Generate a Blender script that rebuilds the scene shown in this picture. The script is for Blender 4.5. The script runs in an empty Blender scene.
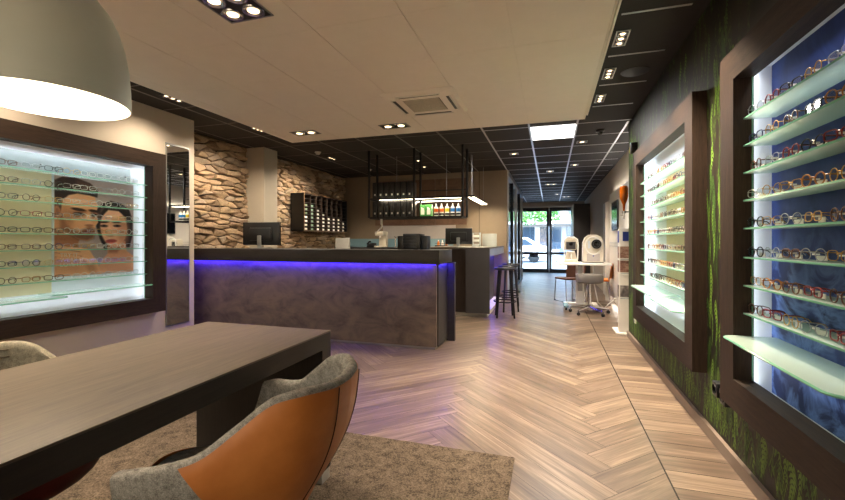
import bpy, bmesh, math, random
from math import pi, sin, cos, radians as R_
from mathutils import Vector, Matrix
random.seed(7)
SC = bpy.context.scene
COL = SC.collection
f_px = 415.0
PSI = math.atan(128 / f_px)
# ------------------------------------------------------------------ mesh builder
class MB:
    def __init__(s):
        s.v = []; s.f = []; s.uv = None; s.rnd = None; s.mi = None
    def add(s, vs, fs):
        o = len(s.v); s.v += [tuple(p) for p in vs]; s.f += [tuple(i + o for i in q) for q in fs]; return s
    def box(s, x0, x1, y0, y1, z0, z1):
        x0, x1 = min(x0, x1), max(x0, x1); y0, y1 = min(y0, y1), max(y0, y1); z0, z1 = min(z0, z1), max(z0, z1)
        return s.add([(x0,y0,z0),(x1,y0,z0),(x1,y1,z0),(x0,y1,z0),(x0,y0,z1),(x1,y0,z1),(x1,y1,z1),(x0,y1,z1)],
                     [(0,3,2,1),(4,5,6,7),(0,1,5,4),(1,2,6,5),(2,3,7,6),(3,0,4,7)])
    def frombm(s, bm):
        bm.verts.ensure_lookup_table(); bm.verts.index_update()
        s.add([v.co[:] for v in bm.verts], [[v.index for v in f.verts] for f in bm.faces]); bm.free(); return s
    def rbox(s, x0, x1, y0, y1, z0, z1, r=.01, seg=2):
        x0, x1 = min(x0, x1), max(x0, x1); y0, y1 = min(y0, y1), max(y0, y1); z0, z1 = min(z0, z1), max(z0, z1)
        bm = bmesh.new(); bmesh.ops.create_cube(bm, size=1)
        for v in bm.verts:
            v.co = Vector((x0 if v.co.x < 0 else x1, y0 if v.co.y < 0 else y1, z0 if v.co.z < 0 else z1))
        r = min(r, .49 * min(x1 - x0, y1 - y0, z1 - z0))
        bmesh.ops.bevel(bm, geom=bm.edges[:], offset=r, segments=seg, affect='EDGES', profile=.5)
        return s.frombm(bm)
    def tube(s, pts, r, n=8, closed=False, caps=True):
        pts = [Vector(p) for p in pts]; m = len(pts)
        rr = r if isinstance(r, (list, tuple)) else [r] * m
        vs = []; prev = None
        for i in range(m):
            if closed: t = pts[(i + 1) % m] - pts[i - 1]
            else: t = pts[min(i + 1, m - 1)] - pts[max(i - 1, 0)]
            t.normalize()
            if prev is None:
                a = Vector((0, 0, 1)) if abs(t.z) < .9 else Vector((1, 0, 0))
                u = t.cross(a).normalized()
            else:
                u = (prev - t * prev.dot(t)).normalized()
            prev = u; w = t.cross(u)
            for k in range(n):
                an = 2 * pi * k / n
                vs.append(pts[i] + (u * cos(an) + w * sin(an)) * rr[i])
        fs = []
        for i in range(m if closed else m - 1):
            j = (i + 1) % m
            for k in range(n):
                l = (k + 1) % n
                fs.append((i*n+k, i*n+l, j*n+l, j*n+k))
        if not closed and caps:
            fs.append(tuple(range(n - 1, -1, -1))); fs.append(tuple((m-1)*n + k for k in range(n)))
        return s.add(vs, fs)
    def cyl(s, p0, p1, r, n=16, r1=None):
        return s.tube([p0, p1], [r, r if r1 is None else r1], n)
    def lathe(s, prof, n=32, c=(0,0,0), axis='z', cap=False):
        vs = []; fs = []
        for (r, h) in prof:
            for k in range(n):
                a = 2 * pi * k / n
                if axis == 'z': p = (c[0] + r*cos(a), c[1] + r*sin(a), c[2] + h)
                elif axis == 'y': p = (c[0] + r*cos(a), c[1] + h, c[2] + r*sin(a))
                else: p = (c[0] + h, c[1] + r*cos(a), c[2] + r*sin(a))
                vs.append(p)
        for i in range(len(prof) - 1):
            for k in range(n):
                l = (k + 1) % n
                q = (i*n+k, i*n+l, (i+1)*n+l, (i+1)*n+k)
                fs.append(q if axis != 'y' else q[::-1])
        if cap:
            fs.append(tuple(range(n))[::-1]); fs.append(tuple((len(prof)-1)*n + k for k in range(n)))
        return s.add(vs, fs)
    def prism(s, poly, a0, a1, axis='z'):
        n = len(poly)
        def P(q, a):
            return {'z': (q[0], q[1], a), 'y': (q[0], a, q[1]), 'x': (a, q[0], q[1])}[axis]
        vs = [P(q, a0) for q in poly] + [P(q, a1) for q in poly]
        fs = [tuple(range(n))[::-1], tuple(range(n, 2*n))] + [(i, (i+1) % n, n + (i+1) % n, n + i) for i in range(n)]
        return s.add(vs, fs)
    def grid(s, fn, nu, nv, closed_u=False):
        vs = [fn(i / nu, j / nv) for j in range(nv + 1) for i in range(nu + (0 if closed_u else 1))]
        w = nu if closed_u else nu + 1; fs = []
        for j in range(nv):
            for i in range(nu):
                k = (i + 1) % w
                fs.append((j*w+i, j*w+k, (j+1)*w+k, (j+1)*w+i))
        return s.add(vs, fs)
    def ball(s, c, rx, ry=None, rz=None, nu=20, nv=12):
        ry = rx if ry is None else ry; rz = rx if rz is None else rz
        return s.grid(lambda u, v: (c[0] + rx*cos(2*pi*u)*sin(pi*(.0005+.999*v)), c[1] + ry*sin(2*pi*u)*sin(pi*(.0005+.999*v)), c[2] - rz*cos(pi*(.0005+.999*v))), nu, nv, True)
    def xf(s, M, start=0):
        s.v = s.v[:start] + [tuple(M @ Vector(p)) for p in s.v[start:]]; return s
    def mesh(s, name, mat, smooth=True, ang=35, fixn=True):
        me = bpy.data.meshes.new(name); me.from_pydata(s.v, [], s.f); me.validate()
        if fixn:
            bm = bmesh.new(); bm.from_mesh(me); bmesh.ops.recalc_face_normals(bm, faces=bm.faces[:]); bm.to_mesh(me); bm.free()
        for m in (mat if isinstance(mat, (list, tuple)) else [mat]): me.materials.append(m)
        if smooth:
            me.polygons.foreach_set('use_smooth', [True] * len(me.polygons)); me.set_sharp_from_angle(angle=R_(ang))
        return me
def B(*a): return MB().box(*a)
def RB(*a, **k): return MB().rbox(*a, **k)

def link(name, data, parent=None, loc=None, rz=None):
    o = bpy.data.objects.new(name, data); COL.objects.link(o)
    if parent: o.parent = parent
    if loc: o.location = loc
    if rz is not None: o.rotation_euler = (0, 0, rz)
    return o
def setp(o, label=None, cat=None, group=None, kind=None):
    if label: o['label'] = label
    if cat: o['category'] = cat
    if group: o['group'] = group
    if kind: o['kind'] = kind
    return o
def T(name, label, cat, loc=(0,0,0), rz=0, group=None):
    return setp(link(name, None, None, loc, rz), label, cat, group)
def P(name, mb, mat, parent, label=None, **k):
    o = link(name, mb.mesh(name, mat, **k), parent)
    if label: o['label'] = label
    return o
def M1(name, mb, mat, label, cat, loc=(0,0,0), rz=0, group=None, **k):
    return setp(link(name, mb.mesh(name, mat, **k), None, loc, rz), label, cat, group)
def S(name, mb, mat, parent=None, **k):
    o = link(name, mb.mesh(name, mat, **k), parent)
    if not parent: o['kind'] = 'structure'
    return o
def light(name, kind, parent, loc, power, color=(1,.78,.52), size=.1, size_y=None, rot=(0,0,0), spot=None, blend=.6, spread=None):
    d = bpy.data.lights.new(name, kind); d.energy = power; d.color = color
    if kind == 'AREA':
        d.size = size
        if spread: d.spread = spread
        if size_y: d.shape = 'RECTANGLE'; d.size_y = size_y
    elif kind == 'SPOT':
        d.spot_size = spot; d.spot_blend = blend; d.shadow_soft_size = size
    else: d.shadow_soft_size = size
    o = link(name, d, parent, loc); o.rotation_euler = rot
    return o
ORD = ['first','second','third','fourth','fifth','sixth','seventh','eighth','ninth','tenth','eleventh','twelfth']
# ------------------------------------------------------------------ materials
def srgb(r, g, b):
    def c(x):
        x /= 255.0
        return x / 12.92 if x <= .04045 else ((x + .055) / 1.055) ** 2.4
    return (c(r), c(g), c(b), 1)
class NT:
    def __init__(s, name):
        s.m = bpy.data.materials.new(name); s.m.use_nodes = True
        s.t = s.m.node_tree; s.n = s.t.nodes; s.n.clear()
        s.out = s.n.new('ShaderNodeOutputMaterial')
    def N(s, typ, **kw):
        n = s.n.new('ShaderNode' + typ)
        for k, v in kw.items():
            if k in n.inputs: n.inputs[k].default_value = v
            else: setattr(n, k, v)
        return n
    def L(s, a, b): s.t.links.new(a, b)
    def coord(s, scale=(1,1,1), kind='Object', rot=(0,0,0)):
        tc = s.N('TexCoord'); mp = s.N('Mapping'); mp.inputs['Scale'].default_value = scale; mp.inputs['Rotation'].default_value = rot
        s.L(tc.outputs[kind], mp.inputs['Vector']); return mp.outputs['Vector']
    def noise(s, vec, scale=5, detail=4, rough=.55, dist=0):
        n = s.N('TexNoise'); n.inputs['Scale'].default_value = scale; n.inputs['Detail'].default_value = detail
        n.inputs['Roughness'].default_value = rough; n.inputs['Distortion'].default_value = dist
        if vec: s.L(vec, n.inputs['Vector'])
        return n.outputs['Fac']
    def ramp(s, fac, stops):
        r = s.N('ValToRGB'); e = r.color_ramp.elements
        while len(e) < len(stops): e.new(.5)
        for x, (p, c) in zip(e, stops): x.position = p; x.color = c
        s.L(fac, r.inputs['Fac']); return r.outputs['Color']
    def mix(s, fac, a, b, mode='MIX'):
        m = s.N('Mix', data_type='RGBA', blend_type=mode)
        for sock, val in ((m.inputs[0], fac), (m.inputs[6], a), (m.inputs[7], b)):
            if hasattr(val, 'links'): s.L(val, sock)
            else: sock.default_value = val
        return m.outputs[2]
    def math(s, op, a, b=None):
        m = s.N('Math', operation=op)
        for sock, val in zip(m.inputs, (a, b)):
            if val is None: continue
            if hasattr(val, 'links'): s.L(val, sock)
            else: sock.default_value = val
        return m.outputs[0]
    def bsdf(s, color, rough=.5, metal=0, spec=.5, bump=None, bstr=.2, bdist=.01, emit=None, estr=0, **kw):
        b = s.N('BsdfPrincipled')
        for k, v in (('Base Color', color), ('Roughness', rough), ('Metallic', metal), ('Specular IOR Level', spec)):
            if hasattr(v, 'links'): s.L(v, b.inputs[k])
            else: b.inputs[k].default_value = v
        if bump is not None:
            bp = s.N('Bump'); bp.inputs['Strength'].default_value = bstr; bp.inputs['Distance'].default_value = bdist
            s.L(bump, bp.inputs['Height']); s.L(bp.outputs['Normal'], b.inputs['Normal'])
        if emit is not None:
            b.inputs['Emission Color'].default_value = emit; b.inputs['Emission Strength'].default_value = estr
        for k, v in kw.items(): b.inputs[k.replace('_', ' ')].default_value = v
        s.L(b.outputs[0], s.out.inputs['Surface']); s.b = b
        return s.m
def plain(name, c, rough=.5, metal=0, spec=.5, var=.06, **kw):
    t = NT(name); n = t.noise(t.coord(), 9, 3)
    lo = tuple(x * (1 - var) for x in c[:3]) + (1,); hi = tuple(min(1, x * (1 + var)) for x in c[:3]) + (1,)
    return t.bsdf(t.ramp(n, [(.3, lo), (.7, hi)]), rough, metal, spec, **kw)
def emis(name, c, s):
    t = NT(name); e = t.N('Emission'); e.inputs['Color'].default_value = c; e.inputs['Strength'].default_value = s
    t.L(e.outputs[0], t.out.inputs['Surface']); return t.m
def wood(name, c0, c1, sc=(2, 2, 40), rough=.5, bstr=.15, spec=.4, fine=1.0, mid=None):
    t = NT(name); v = t.coord(sc)
    n = t.noise(v, 2.2 * fine, 6, .65, .4); n2 = t.noise(v, 9 * fine, 3, .6)
    a = t.math('ADD', t.math('MULTIPLY', n, .6), t.math('MULTIPLY', n2, .4))
    col = t.ramp(a, [(.34, c0), (.66, c1)])
    return t.bsdf(col, rough, 0, spec, bump=n2, bstr=bstr, bdist=.003)
def glassy(name, tint, alpha=.75, rough=.05, diff=None, gl=.08):
    """thin architectural glass: light passes, a share scatters (frosted) and a share mirrors"""
    t = NT(name)
    tr = t.N('BsdfTransparent'); tr.inputs['Color'].default_value = tint
    gs = t.N('BsdfGlossy'); gs.inputs['Roughness'].default_value = rough; gs.inputs['Color'].default_value = (1,1,1,1)
    fr = t.N('LayerWeight'); fr.inputs['Blend'].default_value = .5
    base = tr.outputs[0]
    if diff is not None:
        d = t.N('BsdfDiffuse'); d.inputs['Color'].default_value = diff
        tl = t.N('BsdfTranslucent'); tl.inputs['Color'].default_value = diff
        mx = t.N('MixShader'); mx.inputs[0].default_value = .5; t.L(d.outputs[0], mx.inputs[1]); t.L(tl.outputs[0], mx.inputs[2])
        m2 = t.N('MixShader'); m2.inputs[0].default_value = 1 - alpha; t.L(tr.outputs[0], m2.inputs[1]); t.L(mx.outputs[0], m2.inputs[2])
        base = m2.outputs[0]
    m3 = t.N('MixShader'); fm = t.math('ADD', t.math('MULTIPLY', t.math('POWER', fr.outputs['Facing'], 4.0), min(.9, gl * 6)), gl * .6)
    t.L(fm, m3.inputs[0]); t.L(base, m3.inputs[1]); t.L(gs.outputs[0], m3.inputs[2])
    t.L(m3.outputs[0], t.out.inputs['Surface']); return t.m

K = {}
K['wall_beige'] = plain('painted_beige', srgb(196, 183, 166), .8, var=.02)
K['wall_taupe'] = plain('taupe_panel', srgb(132, 115, 95), .6, var=.03)
K['white_paint'] = plain('white_paint', srgb(225, 220, 212), .6, var=.02)
K['white_ceiling'] = plain('white_ceiling_board', srgb(238, 230, 221), .75, var=.015)
K['white_plastic'] = plain('white_plastic', srgb(225, 222, 215), .4, var=.02)
K['cream'] = plain('cream_plastic', srgb(214, 205, 188), .4, var=.02)
K['black_metal'] = plain('black_metal', srgb(30, 29, 30), .45, .3, var=.1)
K['black_plastic'] = plain('black_plastic', srgb(22, 23, 26), .35, var=.1)
K['dark_blue_plastic'] = plain('dark_blue_grey_plastic', srgb(38, 44, 54), .4, var=.08)
K['chrome'] = plain('chrome', srgb(205, 205, 208), .18, 1, var=.03)
K['steel'] = plain('brushed_steel', srgb(160, 160, 160), .35, .9, var=.05)
K['alu'] = plain('aluminium', srgb(190, 190, 188), .4, .7, var=.04)
K['dark_tile'] = plain('dark_ceiling_tile', srgb(34, 30, 28), .85, var=.08)
K['grid_metal'] = plain('ceiling_grid_metal', srgb(190, 190, 195), .35, .35, var=.03)
K['wood_dark'] = wood('dark_oak_frame', srgb(32, 23, 18), srgb(62, 46, 35), (3, 3, 30), .6, .25, .2)
K['wood_dark_v'] = wood('dark_oak_frame_vertical', srgb(32, 23, 18), srgb(62, 46, 35), (30, 30, 2), .6, .25, .2)
K['wood_dark_h'] = wood('dark_oak_frame_length', srgb(32, 23, 18), srgb(62, 46, 35), (30, 2, 30), .6, .25, .2)
K['table'] = wood('brushed_oak_table', srgb(70, 60, 50), srgb(104, 90, 76), (22, 1.3, 22), .5, .12, .5)
K['table_edge'] = wood('dark_table_edge', srgb(32, 27, 24), srgb(48, 40, 35), (22, 1.3, 22), .5, .12, .4)
K['desk_dark'] = wood('dark_desk_laminate', srgb(38, 34, 33), srgb(54, 49, 47), (2, 14, 14), .5, .06)
K['desk_top'] = wood('desk_top_laminate', srgb(70, 62, 56), srgb(92, 83, 74), (2, 14, 14), .45, .06)
K['bar_brown'] = wood('bar_brown', srgb(48, 38, 33), srgb(62, 51, 45), (14, 14, 2), .5, .06)
K['bar_grey'] = plain('bar_grey_laminate', srgb(74, 70, 70), .5, var=.05)
K['cabinet_dark'] = plain('cabinet_anthracite', srgb(52, 51, 53), .45, var=.05)
def rust(name, cs, sc=1.0):
    t = NT(name); v = t.coord((1, 1, 1.6))
    n = t.noise(v, 2.2 * sc, 8, .65, .8); n2 = t.noise(v, 14 * sc, 5, .7)
    c = t.ramp(n, [(.3, cs[0]), (.48, cs[1]), (.62, cs[2]), (.75, cs[3])])
    c = t.mix(.35, c, t.ramp(n2, [(.35, cs[0]), (.7, cs[3])]))
    return t.bsdf(c, .55, 0, .4, bump=n2, bstr=.1, bdist=.004)
K['concrete'] = rust('weathered_concrete_panel', [srgb(74, 64, 60), srgb(118, 104, 95), srgb(142, 122, 106), srgb(98, 82, 74)], 1.5)
K['rust'] = rust('rusty_wall_panel', [srgb(82, 60, 46), srgb(112, 84, 66), srgb(128, 98, 78), srgb(98, 76, 62)], 1.2)
def felt(name, c0, c1):
    t = NT(name); v = t.coord(); n = t.noise(v, 320, 3, .7); n2 = t.noise(v, 60, 3, .6)
    a = t.math('ADD', t.math('MULTIPLY', n, .6), t.math('MULTIPLY', n2, .4))
    return t.bsdf(t.ramp(a, [(.36, c0), (.64, c1)]), .95, 0, .15, bump=n, bstr=.5, bdist=.002)
K['felt'] = felt('grey_felt', srgb(100, 97, 92), srgb(176, 171, 162))
K['felt_warm'] = felt('warm_grey_felt', srgb(98, 92, 80), srgb(160, 152, 134))
def leather(name, c0, c1):
    t = NT(name); v = t.coord(); n = t.noise(v, 7, 4, .6); n2 = t.N('TexVoronoi'); n2.inputs['Scale'].default_value = 450; t.L(v, n2.inputs['Vector'])
    return t.bsdf(t.ramp(n, [(.3, c0), (.7, c1)]), .42, 0, .45, bump=n2.outputs['Distance'], bstr=.12, bdist=.001)
K['tan'] = leather('tan_leather', srgb(182, 106, 46), srgb(206, 128, 62))
K['maroon'] = leather('maroon_leather', srgb(82, 26, 24), srgb(104, 36, 32))
K['stitch'] = plain('dark_stitching', srgb(58, 30, 14), .7)
K['brown_leather'] = leather('brown_leather', srgb(78, 48, 36), srgb(98, 62, 46))
K['orange_seat'] = leather('orange_seat', srgb(205, 112, 24), srgb(226, 134, 40))
def carpet():
    t = NT('taupe_carpet'); v = t.coord(); n = t.noise(v, 130, 4, .75); n2 = t.noise(v, 18, 4, .6)
    a = t.math('ADD', t.math('MULTIPLY', n, .7), t.math('MULTIPLY', n2, .3))
    return t.bsdf(t.ramp(a, [(.39, srgb(52, 44, 37)), (.61, srgb(122, 107, 91))]), 1, 0, .05, bump=n, bstr=.9, bdist=.006)
K['carpet'] = carpet()
def planks(name, c0, c1, c2):
    t = NT(name)
    uv = t.N('UVMap'); uv.uv_map = 'uv'
    at = t.N('Attribute'); at.attribute_name = 'rnd'
    mp = t.N('Mapping'); mp.inputs['Scale'].default_value = (1.6, 30, 1); t.L(uv.outputs[0], mp.inputs['Vector'])
    n = t.noise(mp.outputs[0], 1.2, 7, .62, .6)
    mp2 = t.N('Mapping'); mp2.inputs['Scale'].default_value = (3.0, 95, 1); t.L(uv.outputs[0], mp2.inputs['Vector'])
    n2 = t.noise(mp2.outputs[0], 1.4, 4, .6)
    mp3 = t.N('Mapping'); mp3.inputs['Scale'].default_value = (.55, 7.5, 1); t.L(uv.outputs[0], mp3.inputs['Vector'])
    n3 = t.noise(mp3.outputs[0], 1.1, 2, .5)
    a = t.math('ADD', t.math('MULTIPLY', n, .5), t.math('MULTIPLY', n2, .25))
    a = t.math('ADD', a, t.math('MULTIPLY', n3, .35))
    a = t.math('ADD', a, t.math('MULTIPLY', t.math('SUBTRACT', at.outputs['Fac'], .5), .09))
    col = t.ramp(a, [(.37, c0), (.55, c1), (.72, c2)])
    return t.bsdf(col, .36, 0, .45, bump=n2, bstr=.06, bdist=.002)
K['floor'] = planks('herringbone_oak_vinyl', srgb(68, 54, 43), srgb(102, 85, 71), srgb(150, 130, 109))
K['groove'] = plain('dark_floor_joint', srgb(30, 25, 22), .8)
K['led_blue'] = emis('blue_led', (.03, .015, 1, 1), 3)
K['led_warm'] = emis('warm_led', (1, .82, .56, 1), 7)
K['led_white'] = emis('white_led', (.9, .95, 1, 1), 6)
K['bulb'] = emis('halogen_lamp', (1, .74, .40, 1), 3)
K['panel_light'] = emis('luminous_panel', (1, .97, .92, 1), 3.0)
K['lamp_shell'] = plain('pale_grey_green_lacquer', srgb(192, 203, 199), .45, var=.02)
K['lamp_inside'] = plain('white_lamp_inside', srgb(240, 234, 224), .6, var=.01)
K['mirror'] = plain('silvered_mirror', (.82, .84, .84, 1), .015, 1, var=0)
K['shelf_glass'] = glassy('frosted_shelf_glass', (.86, .95, .9, 1), .45, .08, (.72, .84, .76, 1), .06)
K['shelf_clear'] = glassy('clear_shelf_glass', (.88, .95, .92, 1), .82, .05, (.75, .88, .82, 1), .04)
K['glass_edge'] = plain('green_glass_edge', srgb(120, 178, 150), .15, var=.03)
K['pane'] = glassy('window_pane', (.93, .97, 1, 1), .98, .02, None, .06)
K['lens'] = glassy('spectacle_lens', (.96, .98, .98, 1), .95, .03, None, .06)
K['acrylic'] = glassy('clear_acrylic', (.9, .95, .95, 1), .7, .35, (.8, .84, .84, 1), .05)
K['splash_blue'] = plain('pale_blue_splashback', srgb(132, 164, 176), .25, var=.02)
K['niche_grey'] = plain('light_grey_wall_panel', srgb(176, 168, 164), .4, var=.02)
K['case_white'] = plain('case_white_back', srgb(232, 236, 242), .55, var=.01)
K['case_beige'] = plain('case_beige_back', srgb(226, 212, 176), .6, var=.02)
K['rubber'] = plain('black_rubber', srgb(20, 20, 20), .8)
K['tag_white'] = plain('white_card', srgb(238, 236, 230), .6, var=.01)
K['screen'] = plain('dark_screen', srgb(10, 12, 16), .12, var=.02)
K['amber'] = plain('amber_glass', srgb(176, 84, 10), .12, spec=.6, var=.2)
K['green_pack'] = plain('green_pack', srgb(70, 150, 70), .5)
K['leaf'] = plain('green_foliage', srgb(70, 120, 40), .6, var=.35)
K['bark'] = plain('bark', srgb(86, 70, 56), .9, var=.2)
K['asphalt'] = plain('street_paving', srgb(128, 130, 130), .9, var=.06)
K['car_white'] = plain('white_car_paint', srgb(214, 218, 224), .25)
K['car_blue'] = plain('blue_grey_car_paint', srgb(70, 90, 120), .25)
K['car_red'] = plain('red_car_paint', srgb(150, 46, 44), .3)
K['car_glass'] = plain('car_window', srgb(40, 52, 64), .1)
K['brick_pale'] = plain('pale_facade', srgb(140, 138, 134), .8, var=.06)
K['blue_sign'] = plain('blue_sign', srgb(40, 62, 150), .4)
K['socket'] = plain('white_socket', srgb(220, 216, 206), .4)

# ------------------------------------------------------------------ setting
H0 = 2.67
# floor: herringbone planks at 45 degrees, each plank its own quad
def floor_mesh():
    w, n = .164, 8; c = 1 / math.sqrt(2); X0, Y0 = .31, 2.16
    quads = []
    def tr(p, q): return (X0 + (p - q) * w * c, Y0 + (p + q) * w * c)
    g = .006
    def addq(p0, p1, q0, q1, hor):
        cs = [(p0+g, q0+g), (p1-g, q0+g), (p1-g, q1-g), (p0+g, q1-g)]
        L = (p1 - p0) if hor else (q1 - q0)
        o = random.uniform(0, 40), random.uniform(0, 40)
        pts = [tr(*k) for k in cs]
        cx = sum(k[0] for k in pts) / 4; cy = sum(k[1] for k in pts) / 4
        if not (-5.6 < cx < 1.4 and -3.2 < cy < 17.4): return
        uv = [((k[0]-p0)*w + o[0], (k[1]-q0)*w + o[1]) if hor else ((k[1]-q0)*w + o[0], (k[0]-p0)*w + o[1]) for k in cs]
        quads.append((pts, uv, random.random()))
    rng = 110
    for i in range(-rng, rng):
        for m in range(-8, 9):
            addq(i + 2*n*m, i + n + 2*n*m, i, i + 1, True)
            addq(i, i + 1, i - 2*n + 1 + 2*n*m, i - n + 1 + 2*n*m, False)
    bm = bmesh.new(); uvl = bm.loops.layers.uv.new('uv'); rl = bm.loops.layers.float_color.new('rnd')
    def put(pts, uv, r, z=0):
        f = bm.faces.new([bm.verts.new((x, y, z)) for x, y in pts])
        for l, u in zip(f.loops, uv): l[uvl].uv = u; l[rl] = (r, r, r, 1)
    for q in quads: put(*q)
    for co, no in (((.566,0,0), (1,0,0)), ((-4.7,0,0), (-1,0,0)), ((0,-2.3,0), (0,-1,0)), ((0,16.5,0), (0,1,0))):
        bmesh.ops.bisect_plane(bm, geom=bm.verts[:] + bm.edges[:] + bm.faces[:], plane_co=co, plane_no=no, clear_outer=True)
    y = -2.3
    while y < 16.4:
        o = random.uniform(0, 40); y1 = min(y + .164, 16.5)
        pts = [(.574, y + .002), (1.25, y + .002), (1.25, y1 - .002), (.574, y1 - .002)]
        put(pts, [(p[0] + o, p[1] - y + o * 1.7) for p in pts], random.random())
        y = y1
    nf = len(bm.faces)
    # dark groove bed under the planks
    for (x0, x1, z) in ((-4.7, 1.25, -.002),):
        f = bm.faces.new([bm.verts.new(p) for p in ((x0,-2.3,z),(x1,-2.3,z),(x1,16.5,z),(x0,16.5,z))]); f.material_index = 1
    me = bpy.data.meshes.new('floor'); bm.to_mesh(me); bm.free()
    me.materials.append(K['floor']); me.materials.append(K['groove'])
    for p in me.polygons:
        if p.normal.z < 0: p.flip()
    return me
fl = link('floor', floor_mesh()); fl['kind'] = 'structure'
S('floor_slab', B(-4.7, 1.25, -2.3, 16.5, -.12, -.006), K['groove'])

# ceilings
c = MB(); c.box(-4.7, 1.3, -2.3, 16.6, H0, H0 + .1)
S('ceiling', c, K['dark_tile'])
g = MB(); gd_ = MB()
gy = [2.95 + .645 * k for k in range(-8, 24)]
for x in (-.262, .319, .913, -.86, -1.46, -2.06, -2.66, -3.26, -3.86, -4.46):
    y0 = 5.1 if -3.5 < x < .37 else -2.2
    if x == .913: y0 = 5.6
    y1 = 16.4 if x > -.9 else 8.72
    (g if x > -.9 else gd_).box(x - .012, x + .012, y0, y1, H0 - .004, H0)
for y in gy:
    if -2.2 < y < 16.4:
        if y > 5.12: g.box(-.86, 1.15, y - .009, y + .009, H0 - .003, H0)
        else: g.box(.44, .84, y - .009, y + .009, H0 - .003, H0)
        if y < 8.7: gd_.box(-4.5, -3.54 if y < 5.12 else -.86, y - .006, y + .006, H0 - .003, H0)
S('trim_1', g, K['grid_metal']); S('trim_5', gd_, plain('shaded_grid_metal', srgb(96, 90, 84), .5))  # trim_5 repeats the grid metal darker: weaker daylight put into its colour
w = MB(); 
xs = [-3.50, -3.365, -2.745, -2.122, -1.50, -.872, -.248, .365]
ys = [-2.28, -1.37, -.74, -.11, .52, 1.15, 1.78, 2.41, 3.05, 3.72, 4.44, 5.09]
gp = .0022
for i in range(len(xs) - 1):
    for j in range(len(ys) - 1):
        w.box(xs[i] + gp, xs[i+1] - gp, ys[j] + gp * .5, ys[j+1] - gp * .5, 2.602, 2.61)
w.box(-3.50, .365, -2.28, 5.09, 2.609, H0 - .001)
S('ceiling_lowered', w, K['white_ceiling'])
e = MB()
e.box(.365, .378, -2.28, 5.10, 2.598, H0 - .001); e.box(-3.515, -3.50, -2.28, 5.10, 2.598, H0 - .001); e.box(-3.5, .365, 5.09, 5.102, 2.598, H0 - .001)
e.box(.395, .41, -2.28, 5.12, H0 - .025, H0 - .001)
S('trim_2', e, K['white_ceiling'])

def wall_with_hole(mb, x0, x1, y0, y1, z0, z1, hy0, hy1, hz0, hz1):
    mb.box(x0, x1, y0, hy0, z0, z1); mb.box(x0, x1, hy1, y1, z0, z1)
    mb.box(x0, x1, hy0, hy1, z0, hz0); mb.box(x0, x1, hy0, hy1, hz1, z1)
# display case extents (outer frame): left / mid / near
CZ0, CZ1 = .435, 2.15
wl = MB()
wall_with_hole(wl, -4.17, -4.45, -2.3, 4.03, 0, H0, 1.60, 3.50, .48, 2.11)
wl.box(-4.45, -4.7, -2.3, 4.03, 0, H0)
S('wall_left', wl, K['wall_beige'])
# plant wallpaper wall
def plants():
    t = NT('jungle_wallpaper')
    tc = t.N('TexCoord').outputs['Object']
    def nz(scale, sc, det, dist=0., rough=.6):
        mp = t.N('Mapping'); mp.inputs['Scale'].default_value = sc; t.L(tc, mp.inputs['Vector'])
        return t.noise(mp.outputs[0], scale, det, rough, dist)
    big = nz(1.0, (1, 2.2, .75), 3)                 # where plants hang
    fr = nz(5.0, (1, 3.0, .6), 5, .6)               # hanging fronds, long in z
    le = nz(24.0, (1, 1.5, .7), 4, 1.6)             # leaflets
    m = t.math('MULTIPLY', t.ramp(big, [(.38, (0,0,0,1)), (.55, (1,1,1,1))]), t.ramp(fr, [(.46, (0,0,0,1)), (.60, (1,1,1,1))]))
    m = t.math('MULTIPLY', m, t.ramp(le, [(.40, (0,0,0,1)), (.58, (1,1,1,1))]))
    green = t.ramp(le, [(.42, srgb(30, 44, 16)), (.56, srgb(66, 90, 30)), (.72, srgb(120, 150, 52))])
    dark = t.ramp(nz(3.0, (1, 1, .5), 5), [(.3, srgb(20, 16, 13)), (.7, srgb(46, 37, 30))])
    return t.bsdf(t.mix(m, dark, green), .55, 0, .3)
K['plants'] = plants()
wr = MB()
wall_with_hole(wr, .94, 1.10, -2.3, 2.80, 0, H0, .62, 2.53, .41, 2.11)
wall_with_hole(wr, .94, 1.10, 2.80, 5.75, 0, H0, 3.06, 4.96, .40, 2.11)
S('wall_right', wr, K['plants'])
S('wall_right_core', B(1.10, 1.25, -2.3, 5.75, 0, H0), K['cabinet_dark'])
# printed hanging ferns on the wallpaper: flat leaves that are part of the wall print
def frond(mb, y, z, L, wdt, x=.9385):
    n = int(L / .022)
    for k in range(n):
        t = k / n; zz = z - L * t; yy = y + .012 * sin(6 * t + z * 9)
        ww = wdt * (1 - t * .75) * (.35 + .65 * min(1, 5 * t + .2))
        for s in (-1, 1):
            tip = (x, yy + s * ww, zz - .018 - .012 * random.random())
            mb.add([(x, yy, zz + .006), (x, yy + s*ww*.5, zz + .001), tip, (x, yy + s*ww*.45, zz - .017), (x, yy, zz - .008)], [(0,1,2,3,4)])
fa, fb = MB(), MB()
def in_case(y, z, L):
    for (a, b) in ((.5, 2.56), (3.0, 5.0)):
        if a < y < b and z > .33 and z - L < 2.16: return True
    return False
for k in range(620):
    y = random.uniform(.2, 5.7); z = random.choice([random.uniform(.15, .75), random.uniform(.3, 2.6), random.uniform(.3, .6)])
    L = random.uniform(.12, .42); L = min(L, z - .09)
    if L < .08: continue
    if in_case(y, z, L): continue
    frond(fa if random.random() < .55 else fb, y, z, L, random.uniform(.012, .032), .9385 + random.uniform(-.0006, .0006))
for k in range(150):
    y = random.choice([random.uniform(2.58, 3.0), random.uniform(5.02, 5.72)]); z = random.uniform(.4, 2.5); L = min(random.uniform(.12, .4), z - .09)
    frond(fa if random.random() < .6 else fb, y, z, L, random.uniform(.014, .036), .9385 + random.uniform(-.0006, .0006))
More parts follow.
